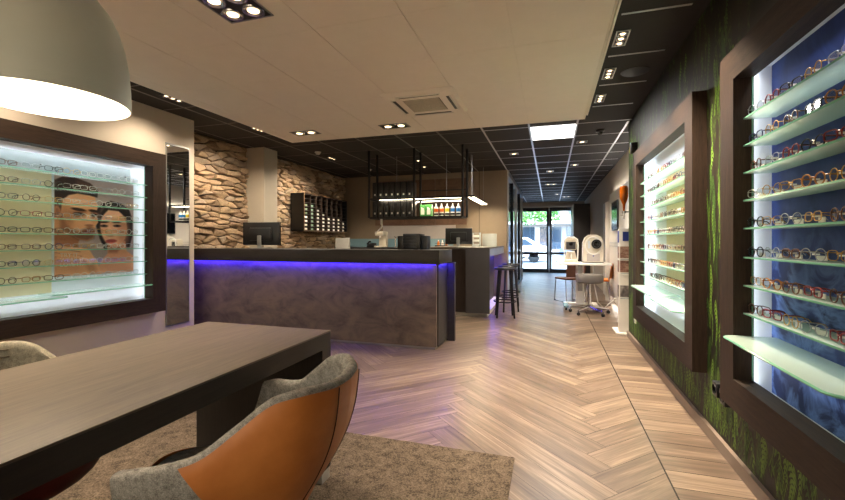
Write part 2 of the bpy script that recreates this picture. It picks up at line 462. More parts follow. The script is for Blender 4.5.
for k in range(150):
    y = random.uniform(.4, 5.7); z = random.uniform(.18, .36); L = z - .09
    frond(fa if random.random() < .5 else fb, y, z, L, random.uniform(.014, .034), .9385 + random.uniform(-.0006, .0006))
for k in range(260):   # grassy blades
    y = random.uniform(.4, 5.7); z = random.uniform(.08, .34); x = .938
    for q in range(3):
        a = random.uniform(-.6, .6); L = random.uniform(.06, .14)
        (fb if q else fa).add([(x, y - .003, z), (x, y + .003, z), (x, y + sin(a)*L, z + cos(a)*L)], [(0,1,2)])
wallp = bpy.data.objects['wall_right']
P('fern_print', fa, plain('fern_green_dark', srgb(54, 84, 27), .6, var=.35), wallp, smooth=False, fixn=False)
P('leaf_print', fb, plain('fern_green_light', srgb(98, 132, 44), .6, var=.35), wallp, smooth=False, fixn=False)
K['skirt'] = plain('grey_taupe_skirting', srgb(128, 112, 98), .4)
S('baseboard_right', B(.918, .94, -2.3, 5.75, 0, .07), K['skirt'])
S('baseboard_left', B(-4.17, -4.15, -2.3, 4.03, 0, .07), K['skirt'])
wb = MB()
wb.box(-4.7, -3.2, -2.4, -2.3, 0, H0); wb.box(.2, 1.25, -2.4, -2.3, 0, H0); wb.box(-3.2, .2, -2.4, -2.3, 0, .55); wb.box(-3.2, .2, -2.4, -2.3, 2.35, H0)
S('wall_behind', wb, K['wall_beige'])
sw = setp(link('added_window', None, None, (-1.5, -2.35, .55)), kind='structure')  # unseen window, added so daylight lifts the ceiling and foreground
m_ = MB(); m_.box(-1.7, -1.64, -.04, .04, 0, 1.8); m_.box(1.64, 1.7, -.04, .04, 0, 1.8); m_.box(-1.64, 1.64, -.04, .04, 0, .06); m_.box(-1.64, 1.64, -.04, .04, 1.74, 1.8); m_.box(-.03, .03, -.04, .04, .06, 1.74)
P('added_window_frame', m_, K['black_metal'], sw); P('pane', B(-1.64, 1.64, -.005, .005, .06, 1.74), glassy('added_window_tint', (.55, .46, .36, 1), .98, .02, None, .06), sw)  # pane tint chosen to weaken and warm the added daylight
S('wall_corridor', B(1.2, 1.3, 5.75, 16.6, 0, H0), K['wall_beige'])
S('wall_stone_backing', B(-4.8, -4.64, 4.03, 8.73, 0, H0), plain('dark_mortar', srgb(36, 30, 26), .95))
S('wall_back', B(-4.7, -.86, 8.73, 8.85, 0, H0), K['wall_taupe'])
S('wall_store', B(-2.6, -2.5, 8.85, 16.5, 0, H0), K['wall_beige'])
# joint in the back wall panelling
S('trim_3', B(-1.44, -1.432, 8.722, 8.73, 0, H0), K['wood_dark'])
S('column', B(-4.62, -4.28, 5.47, 5.80, 0, H0), plain('column_paint', srgb(176, 166, 150), .7, var=.02))
# stone cladding
def stone_wall():
    mb = MB(); cols = []; x = -4.64; y0, y1 = 4.03, 8.73; K_ = 2.5
    rs = random.Random(11); seeds = []; z = -.1; row = 0
    while z < H0 + .15:
        y = y0 - .3 + rs.uniform(0, .3)
        while y < y1 + .3:
            seeds.append((y, (z + rs.uniform(-.036, .036)) * K_)); y += rs.choice([.09, .13, .18, .24, .32]) * rs.uniform(.85, 1.15)
        z += rs.uniform(.062, .1)
    for (sy, sz) in seeds:
        poly = [(y0, 0.), (y1, 0.), (y1, H0 * K_), (y0, H0 * K_)]
        for (ty, tz) in seeds:
            if (ty, tz) == (sy, sz) or abs(ty - sy) > 1.0 or abs(tz - sz) > 1.0: continue
            nx_, nz_ = ty - sy, tz - sz; mx_, mz_ = (ty + sy) / 2, (tz + sz) / 2
            out = []
            for k in range(len(poly)):
                p, q = poly[k], poly[(k + 1) % len(poly)]
                dp = (p[0] - mx_) * nx_ + (p[1] - mz_) * nz_; dq = (q[0] - mx_) * nx_ + (q[1] - mz_) * nz_
                if dp <= 0: out.append(p)
                if (dp < 0) != (dq < 0):
                    t_ = dp / (dp - dq); out.append((p[0] + (q[0] - p[0]) * t_, p[1] + (q[1] - p[1]) * t_))
            poly = out
            if len(poly) < 3: break
        if len(poly) < 3: continue
        pl_ = [(p[0], p[1] / K_) for p in poly]
        pts = []
        for k in range(len(pl_)):
            p, q = pl_[k], pl_[(k + 1) % len(pl_)]; L = math.hypot(q[0] - p[0], q[1] - p[1]); n = max(1, int(L / .05))
            for h in range(n):
                t_ = h / n; pts.append((p[0] + (q[0] - p[0]) * t_ + rs.uniform(-.006, .006), p[1] + (q[1] - p[1]) * t_ + rs.uniform(-.006, .006)))
        cy = sum(p[0] for p in pts) / len(pts); cz = sum(p[1] for p in pts) / len(pts)
        wy = max(p[0] for p in pts) - min(p[0] for p in pts); hz = max(p[1] for p in pts) - min(p[1] for p in pts)
        if wy < .03 or hz < .02: continue
        d = rs.uniform(.02, .085); m = len(pts); vs = []; tl = rs.uniform(-.4, .3); ty_ = rs.uniform(-.12, .12)
        for (dep, ins) in ((0, .006), (d * .6, .008), (d * .92, .014), (d, .026)):
            for (py, pz) in pts:
                fy = max(.1, 1 - ins / (wy * .5)); fz = max(.15, 1 - ins / (hz * .5))
                dd = dep + (rs.uniform(-.005, .005) + tl * (pz - cz) + ty_ * (py - cy)) * (dep > 0)
                vs.append((x + max(.001, dd) * (dep > 0), cy + (py - cy) * fy, cz + (pz - cz) * fz))
        vs.append((x + d + rs.uniform(-.006, .008), cy, cz)); fs = []
        for q in range(3):
            for k in range(m):
                l = (k + 1) % m; fs.append((q*m+k, q*m+l, (q+1)*m+l, (q+1)*m+k))
        for k in range(m): fs.append((3*m + k, 3*m + (k + 1) % m, 4*m))
        mb.add(vs, fs); cols += [rs.random()] * len(fs)
    me = mb.mesh('wall_stone', [], smooth=True, ang=50)
    a = me.attributes.new('rnd', 'FLOAT', 'FACE'); a.data.foreach_set('value', cols)
    t = NT('ledge_stone'); at = t.N('Attribute'); at.attribute_name = 'rnd'
    v = t.coord((1, 1, 2)); n = t.noise(v, 7, 6, .65, .5); n2 = t.noise(v, 40, 4, .7)
    a_ = t.math('ADD', t.math('MULTIPLY', at.outputs['Fac'], .55), t.math('MULTIPLY', n, .5))
    c = t.ramp(a_, [(.25, srgb(130, 108, 88)), (.42, srgb(184, 158, 128)), (.58, srgb(200, 172, 138)), (.75, srgb(168, 152, 136)), (.9, srgb(214, 194, 166))])
    c = t.mix(.3, c, t.ramp(n2, [(.3, srgb(90, 74, 60)), (.7, srgb(196, 172, 142))]))
    b2 = t.math('ADD', n2, n)
    m = t.bsdf(c, .9, 0, .2, bump=b2, bstr=.6, bdist=.02)
    me.materials.append(m)
    o = link('wall_stone', me); o['kind'] = 'structure'
stone_wall()
# far end: bulkhead, wall and glazed entrance
fw = MB(); fw.box(-2.6, -1.16, 16.5, 16.6, 0, H0); fw.box(1.02, 1.3, 16.5, 16.6, 0, H0); fw.box(-1.16, 1.02, 16.5, 16.6, 2.47, H0)
S('wall_far', fw, K['wall_beige'])
S('trim_4', B(-1.18, 1.2, 16.3, 16.5, 2.5, H0), K['wall_beige'])
K['door_frame'] = plain('anthracite_door_frame', srgb(40, 44, 50), .45)
def door(name, x0, x1):
    d = setp(link(name, None, None, ((x0 + x1) / 2, 16.5, 0)), kind='structure')
    hw = (x1 - x0) / 2
    f_ = MB()
    f_.box(-hw, -hw + .075, 0, .06, 0, 2.42); f_.box(hw - .075, hw, 0, .06, 0, 2.42)
    f_.box(-hw + .075, hw - .075, 0, .06, 2.33, 2.42); f_.box(-hw + .075, hw - .075, 0, .06, .0, .14); f_.box(-hw + .075, hw - .075, 0, .06, .68, .78)
    P('door_frame', f_, K['door_frame'], d)
    P('upper_pane', B(-hw + .075, hw - .075, .025, .035, .78, 2.33), K['pane'], d)
    P('lower_pane', B(-hw + .075, hw - .075, .025, .035, .14, .68), K['pane'], d)
    s = 1 if name == 'door_1' else -1
    P('door_handle', MB().tube([(s*(hw-.11), -.01, 1.0), (s*(hw-.11), -.06, 1.0), (s*(hw-.23), -.06, 1.0), (s*(hw-.23), -.06, .82)], .014, 8), K['steel'], d)
    return d
door('door_1', -1.12, -.07); door('door_2', -.03, 1.0)
S('door_post', MB().rbox(-.07, -.03, 16.46, 16.56, 0, 2.47, r=.005).cyl((-.05, 16.42, .1), (-.05, 16.42, 1.75), .025, 10), K['steel'])
fm = MB(); fm.box(-1.16, -1.12, 16.5, 16.58, 0, 2.47); fm.box(1.0, 1.02, 16.5, 16.58, 0, 2.47); fm.box(-1.12, 1.0, 16.5, 16.58, 2.42, 2.47)
S('door_surround', fm, K['door_frame'])
# glazed partition along the corridor
gp_ = setp(link('window_1', None, None, (-.86, 0, 0)), kind='structure')
m_ = MB(); ms = MB()
ys_ = [8.85, 10.0, 11.15, 12.3, 13.45]
for k, y in enumerate(ys_):
    (ms if k % 2 == 0 else m_).box(-.05, .02, y - .035, y + .035, 0, 2.56)
m_.box(-.05, .02, 8.85, 13.45, 0, .08)
P('frame', m_, K['black_metal'], gp_); P('post', ms, K['alu'], gp_)
P('top_rail', B(-.06, .03, 8.74, 13.5, 2.56, 2.66), K['alu'], gp_)
for k in range(4): P('pane', B(-.02, -.012, ys_[k] + .035, ys_[k+1] - .035, .08, 2.56), K['pane'], gp_)
S('wall_side', B(-1.3, -1.18, 13.52, 16.5, 0, H0), K['wall_taupe'])

# ------------------------------------------------------------------ outside
S('ground_street', B(-30, 30, 16.62, 60, -.14, -.02), K['asphalt']); S('bounce_ground', B(-30, 30, -40, -2.42, -.14, -.02), plain('pale_bounce_ground', srgb(188, 180, 170), .9, var=.06))  # rear ground is unseen, added pale to bounce daylight onto the ceiling
bld = T('street_building', 'pale facade across the street seen through the glazed entrance', 'building', (0, 34, 0))
P('wall', B(-20, 20, 0, 6, 0, 6.5), K['brick_pale'], bld)
P('canopy', B(-20, 20, -1.2, 0, 2.5, 2.75), K['alu'], bld)
for k in range(9):
    x = -8 + k * 2.0
    wn = P('window', B(x - .8, x + .8, -.06, .02, .6, 2.3), K['car_glass'], bld)
    P('window', B(x - .7, x + .7, -.06, .02, 3.3, 5.2), K['car_glass'], bld)
def car(name, label, mat, x, y, sx=1):
    c_ = T(name, label, 'car', (x, y, -.02))
    prof = [(-2.1,.32),(-2.12,.7),(-1.9,.85),(-1.2,.92),(-.65,1.38),(.9,1.42),(1.6,.98),(2.05,.9),(2.12,.6),(2.1,.32)]
    b_ = MB(); st = len(b_.v); b_.prism([(p[0]*sx, p[1]) for p in prof], -.82, .82, 'y'); P('body', b_, mat, c_)
    g_ = MB(); g_.prism([(p[0]*sx, p[1]) for p in [(-1.0,.95),(-.58,1.31),(.82,1.34),(1.35,.98)]], -.835, .835, 'y'); P('side_window', g_, K['car_glass'], c_)
    for wx in (-1.3, 1.3):
        for wy in (-.72, .72):
            wh = MB(); wh.lathe([(.0,-.1),(.28,-.1),(.32,-.06),(.32,.06),(.28,.1),(0,.1)], 18, (wx, wy, .32), 'y'); P('wheel', wh, K['rubber'], c_)
car('parked_car', 'white car parked outside beyond the left glass entrance door', K['car_white'], -2.2, 25)
car('parked_car', 'blue grey car parked outside behind the right glass door', K['car_blue'], 2.6, 25.5)
car('parked_car', 'red car parked across the street beyond the entrance', K['car_red'], -3.2, 30)
tr_ = T('street_tree', 'green leafy tree hanging over the street beyond the glass entrance', 'tree', (-1.0, 21.5, 0))
P('trunk', MB().tube([(-1.2,0,0),(-1.15,.1,1.6),(-1.0,0,3.2)], [.14,.11,.07], 8).tube([(-1.1,.05,2.2),(-.4,-.3,2.9),(.5,-.5,3.1)], [.07,.05,.03], 6), K['bark'], tr_)
lv = MB()
for k in range(2600):
    a = random.random() * 2 * pi; r = random.random() ** .5
    px, py, pz = -.4 + 1.9 * r * cos(a), -.2 + 1.2 * r * sin(a), 2.75 + random.uniform(-.85, 1.0) * (1 - .4 * r)
    s = random.uniform(.06, .13); u = Vector((random.uniform(-1,1), random.uniform(-1,1), random.uniform(-1,1))).normalized(); v = u.cross(Vector((random.uniform(-1,1), .3, random.uniform(-1,1)))).normalized()
    p = Vector((px, py, pz)); lv.add([p - u*s, p + v*s*.5, p + u*s, p - v*s*.5], [(0,1,2,3)])
P('foliage', lv, K['leaf'], tr_, smooth=False, fixn=False)
# ------------------------------------------------------------------ helpers in world coordinates
def PW(name, mb, mat, parent, label=None, **k):
    o = P(name, mb, mat, parent, label, **k)
    Mi = Matrix.Rotation(-parent.rotation_euler.z, 4, 'Z') @ Matrix.Translation(-Vector(parent.location))
    if parent.parent:
        pp = parent.parent
        Mi = Matrix.Rotation(-pp.rotation_euler.z, 4, 'Z') @ Matrix.Translation(-Vector(pp.location))
    o.data.transform(Mi); return o
def LW(name, kind, parent, loc, *a, **k):
    return light(name, kind, parent, Vector(loc) - Vector(parent.location), *a, **k)
def fill(mb, x0, x1, y0, y1, z0, z1): return mb.box(x0, x1, y0, y1, z0, z1)

# ------------------------------------------------------------------ display cases
SHZ = [1.80, 1.667, 1.534, 1.40, 1.264, 1.124, .987, .852]
def display_case(label, s, y0, y1, xf, xw, xb, fwid, back_mat, z0=CZ0, z1=CZ1, split=None, lowers=(), power=6, glass='shelf_glass', side=.2, sh=SHZ):
    """s=+1: hangs on the right wall and faces -x; s=-1: hangs on the left wall and faces +x"""
    t = T('display_case', label, 'display case', (xw, (y0 + y1) / 2, z0), 0, 'wall display cases')
    iy0, iy1, iz0, iz1 = y0 + fwid, y1 - fwid, z0 + .15, z1 - .15
    for (ya, yb, yc, yd) in ((y0, iy0, z0, iz0), (y1, iy1, z0, iz0)):
        m = MB(); m.prism([(ya, z0), (yb, iz0), (yb, iz1), (ya, z1)], xf, xw + s*.004, 'x'); PW('frame_stile', m, K['wood_dark_v'], t)
    m = MB(); m.prism([(y0, z0), (y1, z0), (iy1, iz0), (iy0, iz0)], xf, xw + s*.004, 'x'); PW('frame_rail', m, K['wood_dark_h'], t)
    m = MB(); m.prism([(y0, z1), (iy0, iz1), (iy1, iz1), (y1, z1)], xf, xw + s*.004, 'x'); PW('frame_rail', m, K['wood_dark_h'], t)
    hy0, hy1, hz0, hz1 = iy0 - .045, iy1 + .045, iz0 - .06, iz1 + .06
    PW('back_panel', B(xb, xb + s*.01, hy0, hy1, hz0, hz1), back_mat, t)
    m = MB(); xs = xw + s*.006
    m.box(xs, xb, hy0 - .01, hy0, hz0, hz1); m.box(xs, xb, hy1, hy1 + .01, hz0, hz1)
    m.box(xs, xb, hy0, hy1, hz0 - .01, hz0); m.box(xs, xb, hy0, hy1, hz1, hz1 + .01)
    PW('case_lining', m, K['case_white'], t)
    # green-edged glass fins beside the opening
    m = MB(); m.box(xw - s*.006, xw - s*.001, iy1 - .006, iy1 - .001, iz0 + .001, iz1 - .001); PW('glass_trim', m, K['glass_edge'], t)
    xsf = xw - s*.040; xsb = xb - s*.004
    secs = [(iy0 + .004, iy1 - .004)] if not split else [(iy0 + .004, split - .005), (split + .005, iy1 - .004)]
    for z in sh:
        for (a, b) in secs:
            sm = PW('glass_shelf', B(xsf, xsb, a, b, z - .008, z), K[glass], t)
            PW('shelf_edge', B(xsf - s*.0012, xsf, a, b, z - .008, z), K['glass_edge'], sm)
    for (a, b, zz, xfr) in lowers:
        r = .05
        poly = [(xsb, a), (xfr + s*r, a)] + [(xfr + s*r*(1 - sin(k*pi/8)), a + r*(1 - cos(k*pi/8))) for k in range(1, 4)] + [(xfr, a + r), (xfr + s*.0, b - r)] + [(xfr + s*r*(1 - cos(k*pi/8)), b - r*(1 - sin(k*pi/8))) for k in range(1, 4)] + [(xfr + s*r, b), (xsb, b)]
        m = MB(); m.prism(poly, zz - .012, zz, 'z'); low = PW('counter_shelf', m, K[glass], t)
        e_ = MB(); e_.tube([(p[0], p[1], zz - .006) for p in poly[1:-1]], .0058, 6); PW('shelf_edge', e_, K['glass_edge'], low)
    yc = (iy0 + iy1) / 2; xc = (xs + xb) / 2; Ln = hy1 - hy0 - .02
    # led strips hidden behind the frame: top one shining down, others washing the back panel
    LW('led_light', 'AREA', t, (xw + s*.022, yc, hz1 - .004), power, (.88, .94, 1), .028, Ln, rot=(0, s*R_(14), 0), spread=R_(120))
    LW('led_light', 'AREA', t, (xw + s*.022, yc, hz0 + .004), power * .6, (.88, .94, 1), .028, Ln, rot=(pi, -s*R_(14), 0), spread=R_(120))
    Lz = hz1 - hz0 - .04
    for (yy) in (hy0 + .02, hy1 - .02):
        LW('led_light', 'AREA', t, (xw + s*.008, yy, (hz0 + hz1)/2), power * side, (.88, .94, 1), .03, Lz, rot=(pi/2, 0, -s*pi/2))
    return t
def blue_backdrop():
    t = NT('blue_photo_backdrop'); v = t.coord((1, 1, 1))
    n = t.noise(v, 3.2, 5, .6, 2.2); w_ = t.N('TexVoronoi'); w_.feature = 'SMOOTH_F1'; w_.inputs['Scale'].default_value = 6.5
    mp = t.N('Mapping'); t.L(v, mp.inputs['Vector']); t.L(mp.outputs[0], w_.inputs['Vector'])
    tcz = t.N('SeparateXYZ'); t.L(v, tcz.inputs[0])
    pet = t.math('ADD', t.math('MULTIPLY', n, .75), t.math('MULTIPLY', w_.outputs['Distance'], .5))
    flower = t.ramp(pet, [(.32, srgb(26, 34, 66)), (.46, srgb(50, 70, 130)), (.58, srgb(104, 134, 200)), (.68, srgb(34, 48, 96))])
    flat = t.ramp(n, [(.35, srgb(36, 52, 104)), (.65, srgb(48, 68, 128))])
    msk = t.ramp(t.math('ADD', tcz.outputs[2], t.math('MULTIPLY', n, .5)), [(.0, (1,1,1,1)), (1, (1,1,1,1))])
    mr = t.N('MapRange'); mr.inputs['From Min'].default_value = .75; mr.inputs['From Max'].default_value = 1.1; t.L(t.math('ADD', tcz.outputs[2], t.math('MULTIPLY', n, .4)), mr.inputs['Value'])
    return t.bsdf(t.mix(mr.outputs[0], flower, flat), .55, 0, .25)
near = display_case('large oak framed display case with deep blue picture back, nearest on the right wall', 1, .50, 2.565, .858, .94, 1.035, .165, blue_backdrop(), .37, 2.148,
    lowers=[(1.55, 2.395, .738, .806), (.76, 1.50, .738, .806)], power=1.0)
# the lavender line emblem printed on the blue back
em = MB(); X_ = 1.0335
for seg in ([(1.93,1.885),(1.90,1.955),(1.845,1.975),(1.80,1.93),(1.81,1.875),(1.86,1.86),(1.93,1.885)], [(1.845,1.975),(1.81,2.02),(1.74,2.03)]):
    em.tube([(X_, a, b) for a, b in seg], .010, 6)
for i, v in enumerate(em.v): em.v[i] = (X_ + (v[0] - X_) * .08, v[1], v[2])
PW('printed_emblem', em, plain('lavender_print', srgb(112, 116, 190), .5), near)
mid = display_case('oak framed display case with white lit back, halfway along the right wall', 1, 3.02, 4.99, .858, .94, 1.035, .155, K['case_white'], .37, 2.148,
    lowers=[(3.92, 4.80, .742, .80), (3.20, 3.95, .722, .80)], power=2.2)
PW('beige_board', B(1.030, 1.0345, 3.1, 4.35, .85, 1.86), K['case_beige'], mid)
lsh = SHZ
left = display_case('oak framed display case with couple poster, on the left wall', -1, 1.55, 3.538, -4.05, -4.17, -4.26, .155, K['case_white'], .435, 2.15,
    split=2.535, lowers=[(1.70, 2.52, .725, -3.95), (2.46, 3.375, .742, -4.02)], power=2.0, side=.09, glass='shelf_clear', sh=lsh)
PW('beige_board', B(-4.258, -4.250, 1.66, 2.56, .74, 1.80), K['case_beige'], left)
PW('frosted_header', B(-4.245, -4.240, 1.70, 3.28, 1.80, 1.955), K['acrylic'], left)
for y in (2.47, 2.60, 3.22):
    m = MB(); m.cyl((-4.24, y, 1.865), (-4.215, y, 1.865), .008, 10); PW('standoff', m, K['steel'], left)

# poster of a couple: a printed sheet painted cell by cell
def poster():
    import numpy as np
    W, Hh = 158, 198
    yy, xx = np.mgrid[0:Hh, 0:W]; X = 22 + (xx + .5) / W * 316; Y = 45 + (yy + .5) / Hh * 395
    img = np.zeros((Hh, W, 3)); img[:] = (156, 136, 132)
    img += ((X - 180)[..., None] / 316) * np.array([-12, -14, -10])
    def poly(pts, soft=3.0):
        pts = np.array(pts, float); d = np.full(X.shape, 1e9); inside = np.zeros(X.shape, bool); n = len(pts)
        for i in range(n):
            a, b = pts[i], pts[(i + 1) % n]; e = b - a
            t = np.clip(((X - a[0])*e[0] + (Y - a[1])*e[1]) / (e @ e), 0, 1)
            d = np.minimum(d, np.hypot(X - a[0] - t*e[0], Y - a[1] - t*e[1]))
            cnd = ((a[1] > Y) != (b[1] > Y)) & (X < (b[0]-a[0]) * (Y - a[1]) / (b[1]-a[1] + 1e-9) + a[0]); inside ^= cnd
        sd = np.where(inside, d, -d); return np.clip(.5 + sd / soft, 0, 1)
    def ell(cx, cy, rx, ry, soft=.25, rot=0):
        c_, s_ = cos(rot), sin(rot); dx, dy = X - cx, Y - cy
        q = np.hypot((dx*c_ + dy*s_) / rx, (-dx*s_ + dy*c_) / ry); return np.clip((1 - q) / soft + .5, 0, 1)
    def put(m, col, k=1.0):
        img[:] = img * (1 - m[..., None]*k) + np.array(col, float) * m[..., None]*k
    rng = np.random.RandomState(3); nzz = rng.rand(Hh, W)
    # woman: hair, neck, shoulder, face
    put(poly([(178,165),(200,140),(235,126),(280,134),(318,160),(334,205),(332,280),(318,330),(210,338),(190,290),(176,240)], 6), (42, 30, 30))
    put(poly([(222,315),(300,300),(306,345),(338,368),(338,440),(172,440),(196,385),(222,355)], 5), (196, 140, 112))
    put(poly([(222,315),(296,312),(262,352),(226,352)], 14), (150, 98, 78), .8)
    put(ell(250, 242, 58, 84, .12, -.08), (214, 160, 132))
    put(ell(292, 262, 26, 66, .8), (176, 118, 94), .6)
    put(ell(250, 172, 52, 22, .5), (226, 178, 152), .5)
    put(poly([(190,196),(210,150),(262,138),(312,170),(322,215),(304,196),(270,168),(225,166),(204,190)], 6), (44, 31, 30))
    for (ex, ey) in ((207, 236), (263, 234)):
        put(ell(ex, ey, 17, 6, .5), (60, 40, 36), .85); put(ell(ex + 1, ey - 1, 5, 4, .5), (26, 20, 22)); put(ell(ex, ey - 16, 20, 4, .7, -.08), (62, 42, 36), .9)
    put(ell(230, 262, 7, 26, .9), (232, 184, 158), .6); put(ell(233, 276, 15, 6, .9), (150, 96, 76), .6)
    put(ell(238, 301, 24, 9, .35, -.05), (160, 84, 76)); put(ell(238, 300, 20, 1.8, .6), (110, 36, 40)); put(ell(238, 309, 14, 3, .8), (206, 110, 100), .7)
    # man: hair, neck, face in three-quarter view towards the right
    put(poly([(22,255),(112,288),(104,322),(120,345),(22,345)], 5), (150, 102, 76))
    put(poly([(22,125),(40,92),(110,92),(168,110),(182,150),(176,186),(184,222),(172,236),(172,262),(164,290),(140,300),(104,292),(70,268),(40,262),(22,250)], 4), (208, 152, 116))
    put(poly([(22,64),(50,48),(96,46),(150,60),(184,86),(180,118),(150,112),(104,108),(72,118),(50,140),(44,185),(22,190)], 5), (58, 38, 30))
    put(poly([(96,52),(150,64),(178,88),(150,92),(100,76)], 16), (92, 62, 46), .7)
    put(ell(30, 186, 13, 24, .4), (176, 118, 88)); put(ell(32, 186, 6, 14, .6), (132, 82, 60), .7)
    put(poly([(44,200),(76,250),(110,262),(150,240),(172,250),(166,288),(140,300),(104,294),(66,268),(44,250)], 14), (96, 64, 50), .72)
    put(ell(60, 215, 26, 60, .9), (160, 108, 80), .55); put(ell(120, 215, 26, 18, .9), (222, 168, 132), .6)
    for (ex, ey, r) in ((108, 184, 18), (166, 186, 11)):
        put(ell(ex, ey + 4, r + 12, 17, .9), (140, 92, 68), .75); put(ell(ex, ey + 6, r + 2, 7, .5), (58, 38, 32), .9); put(ell(ex + 3, ey + 6, 6, 5, .5), (24, 20, 20)); put(ell(ex, ey - 11, r + 9, 6, .6, .1), (46, 30, 24), .95)
    put(poly([(138,184),(150,180),(162,226),(150,236),(134,230)], 8), (228, 176, 140), .6); put(ell(148, 236, 16, 5, .8), (130, 82, 62), .7)
    put(ell(146, 262, 22, 6, .5), (150, 84, 72)); put(ell(146, 262, 18, 1.6, .6), (92, 48, 44))
    # his shoulder and arm, hand with four fingers lying on it
    put(poly([(22,330),(84,322),(140,330),(180,385),(196,440),(22,440)], 4), (200, 146, 112))
    put(ell(60, 420, 70, 60, .9), (184, 128, 96), .5); put(poly([(120,345),(158,380),(186,440),(150,440),(130,390)], 14), (160, 108, 80), .6)
    for k, (a, b) in enumerate((((22, 322), (128, 340)), ((22, 338), (120, 356)), ((24, 354), (112, 368)), ((30, 368), (100, 378)))):
        put(poly([(a[0], a[1] - 7), (b[0], b[1] - 8), (b[0] + 8, b[1]), (b[0], b[1] + 6), (a[0], a[1] + 7)], 4), (216 - 3*k, 164 - 4*k, 128 - 4*k))
        put(poly([(a[0], a[1] + 6), (b[0], b[1] + 5), (b[0], b[1] + 8), (a[0], a[1] + 9)], 3), (148, 98, 74), .8)
    put(poly([(110,326),(150,338),(172,380),(150,400),(122,370)], 6), (212, 160, 124))
    img[:] = (img - 128) * 1.22 + 138
    img[:] = np.clip(img + (nzz[..., None] - .5) * 8, 0, 255)
    Ya, Yb, Za, Zb = 2.585, 3.325, 1.795, .875
    vs = [(-4.2555, Ya + (Yb - Ya) * i / W, Za + (Zb - Za) * j / Hh) for j in range(Hh + 1) for i in range(W + 1)]
    fs = [(j*(W+1)+i, (j+1)*(W+1)+i, (j+1)*(W+1)+i+1, j*(W+1)+i+1) for j in range(Hh) for i in range(W)]
    st = len(vs)
    for (y, z) in ((Ya, Zb), (Yb, Zb), (Yb, Za), (Ya, Za)): vs.append((-4.2585, y, z)) ; vs.append((-4.2556, y, z))
    for k in range(4):
        a, b = st + 2*k, st + 2*((k + 1) % 4); fs.append((a, b, b + 1, a + 1))
    me = bpy.data.meshes.new('poster'); me.from_pydata(vs, [], fs)
    lin = np.where(img / 255 <= .04045, img / 255 / 12.92, ((img / 255 + .055) / 1.055) ** 2.4).reshape(-1, 3)
    cols = np.ones((len(fs), 4)); cols[:len(lin), :3] = lin; cols[len(lin):, :3] = .6
    at = me.attributes.new('print', 'FLOAT_COLOR', 'CORNER'); at.data.foreach_set('color', np.repeat(cols, 4, axis=0).ravel())
    t = NT('printed_poster'); a_ = t.N('Attribute'); a_.attribute_name = 'print'; me.materials.append(t.bsdf(a_.outputs['Color'], .4, 0, .3))
    loc = Vector((-4.2585, 2.92, .875)); me.transform(Matrix.Translation(-loc))
    o = link('poster', me, None, loc); setp(o, 'poster of a man and a woman close together, inside the left display case', 'poster')
    for k, line in enumerate(('TRY IT.', 'WEAR IT.', 'LOVE IT.')):
        cu = bpy.data.curves.new('lettering', 'FONT'); cu.body = line; cu.size = .052; cu.extrude = .0002
        tmp = bpy.data.objects.new('tmp', cu); COL.objects.link(tmp)
        dg = bpy.context.evaluated_depsgraph_get(); dg.update(); m2 = bpy.data.meshes.new_from_object(tmp.evaluated_get(dg))
        bpy.data.objects.remove(tmp); m2.materials.clear(); m2.materials.append(K['lettering'])
        m2.transform(Matrix(((0,0,1,.0036),(1,0,0,2.63 - 2.92),(0,1,0,1.052 - .0435*k - .875),(0,0,0,1))))
        link('lettering', m2, o)
K['lettering'] = plain('pale_lettering', srgb(232, 208, 186), .6)
poster()
# mirror on the end of the left wall
mi = T('wall_mirror', 'tall narrow mirror at the end of the left wall', 'mirror', (-4.17, 3.79, .22))
PW('mirror_glass', B(-4.160, -4.157, 3.645, 3.945, .24, 2.30), K['mirror'], mi)
PW('backing', B(-4.17, -4.160, 3.635, 3.955, .225, 2.32), K['steel'], mi)

# ------------------------------------------------------------------ eyeglasses
FRC = {'black': srgb(22, 20, 22), 'tortoiseshell': srgb(96, 58, 32), 'gold': srgb(196, 150, 76), 'silver': srgb(176, 176, 180), 'red': srgb(124, 24, 28), 'clear': srgb(200, 200, 190), 'brown': srgb(86, 52, 34), 'dark blue': srgb(34, 42, 84), 'amber': srgb(160, 104, 46)}
for k, cv in FRC.items():
    K['fr_' + k] = plain('spectacle_' + k.replace(' ', '_'), cv, .3, .8 if k in ('gold', 'silver') else 0, var=.25 if k == 'tortoiseshell' else .04)
GM = {}
def rim_pts(cx, style, n=22, sc=1.0):
    r = []
    for k in range(n):
        a = 2 * pi * k / n; ca, sa = cos(a), sin(a)
        if style == 'round': x, z = .0235 * ca, .0225 * sa
        else:
            e = .62; x = .0265 * math.copysign(abs(ca) ** e, ca); z = .0165 * math.copysign(abs(sa) ** e, sa) * (1.08 if sa > 0 else 1)
        r.append((cx + x * sc, 0, .026 + z * sc))
    return r
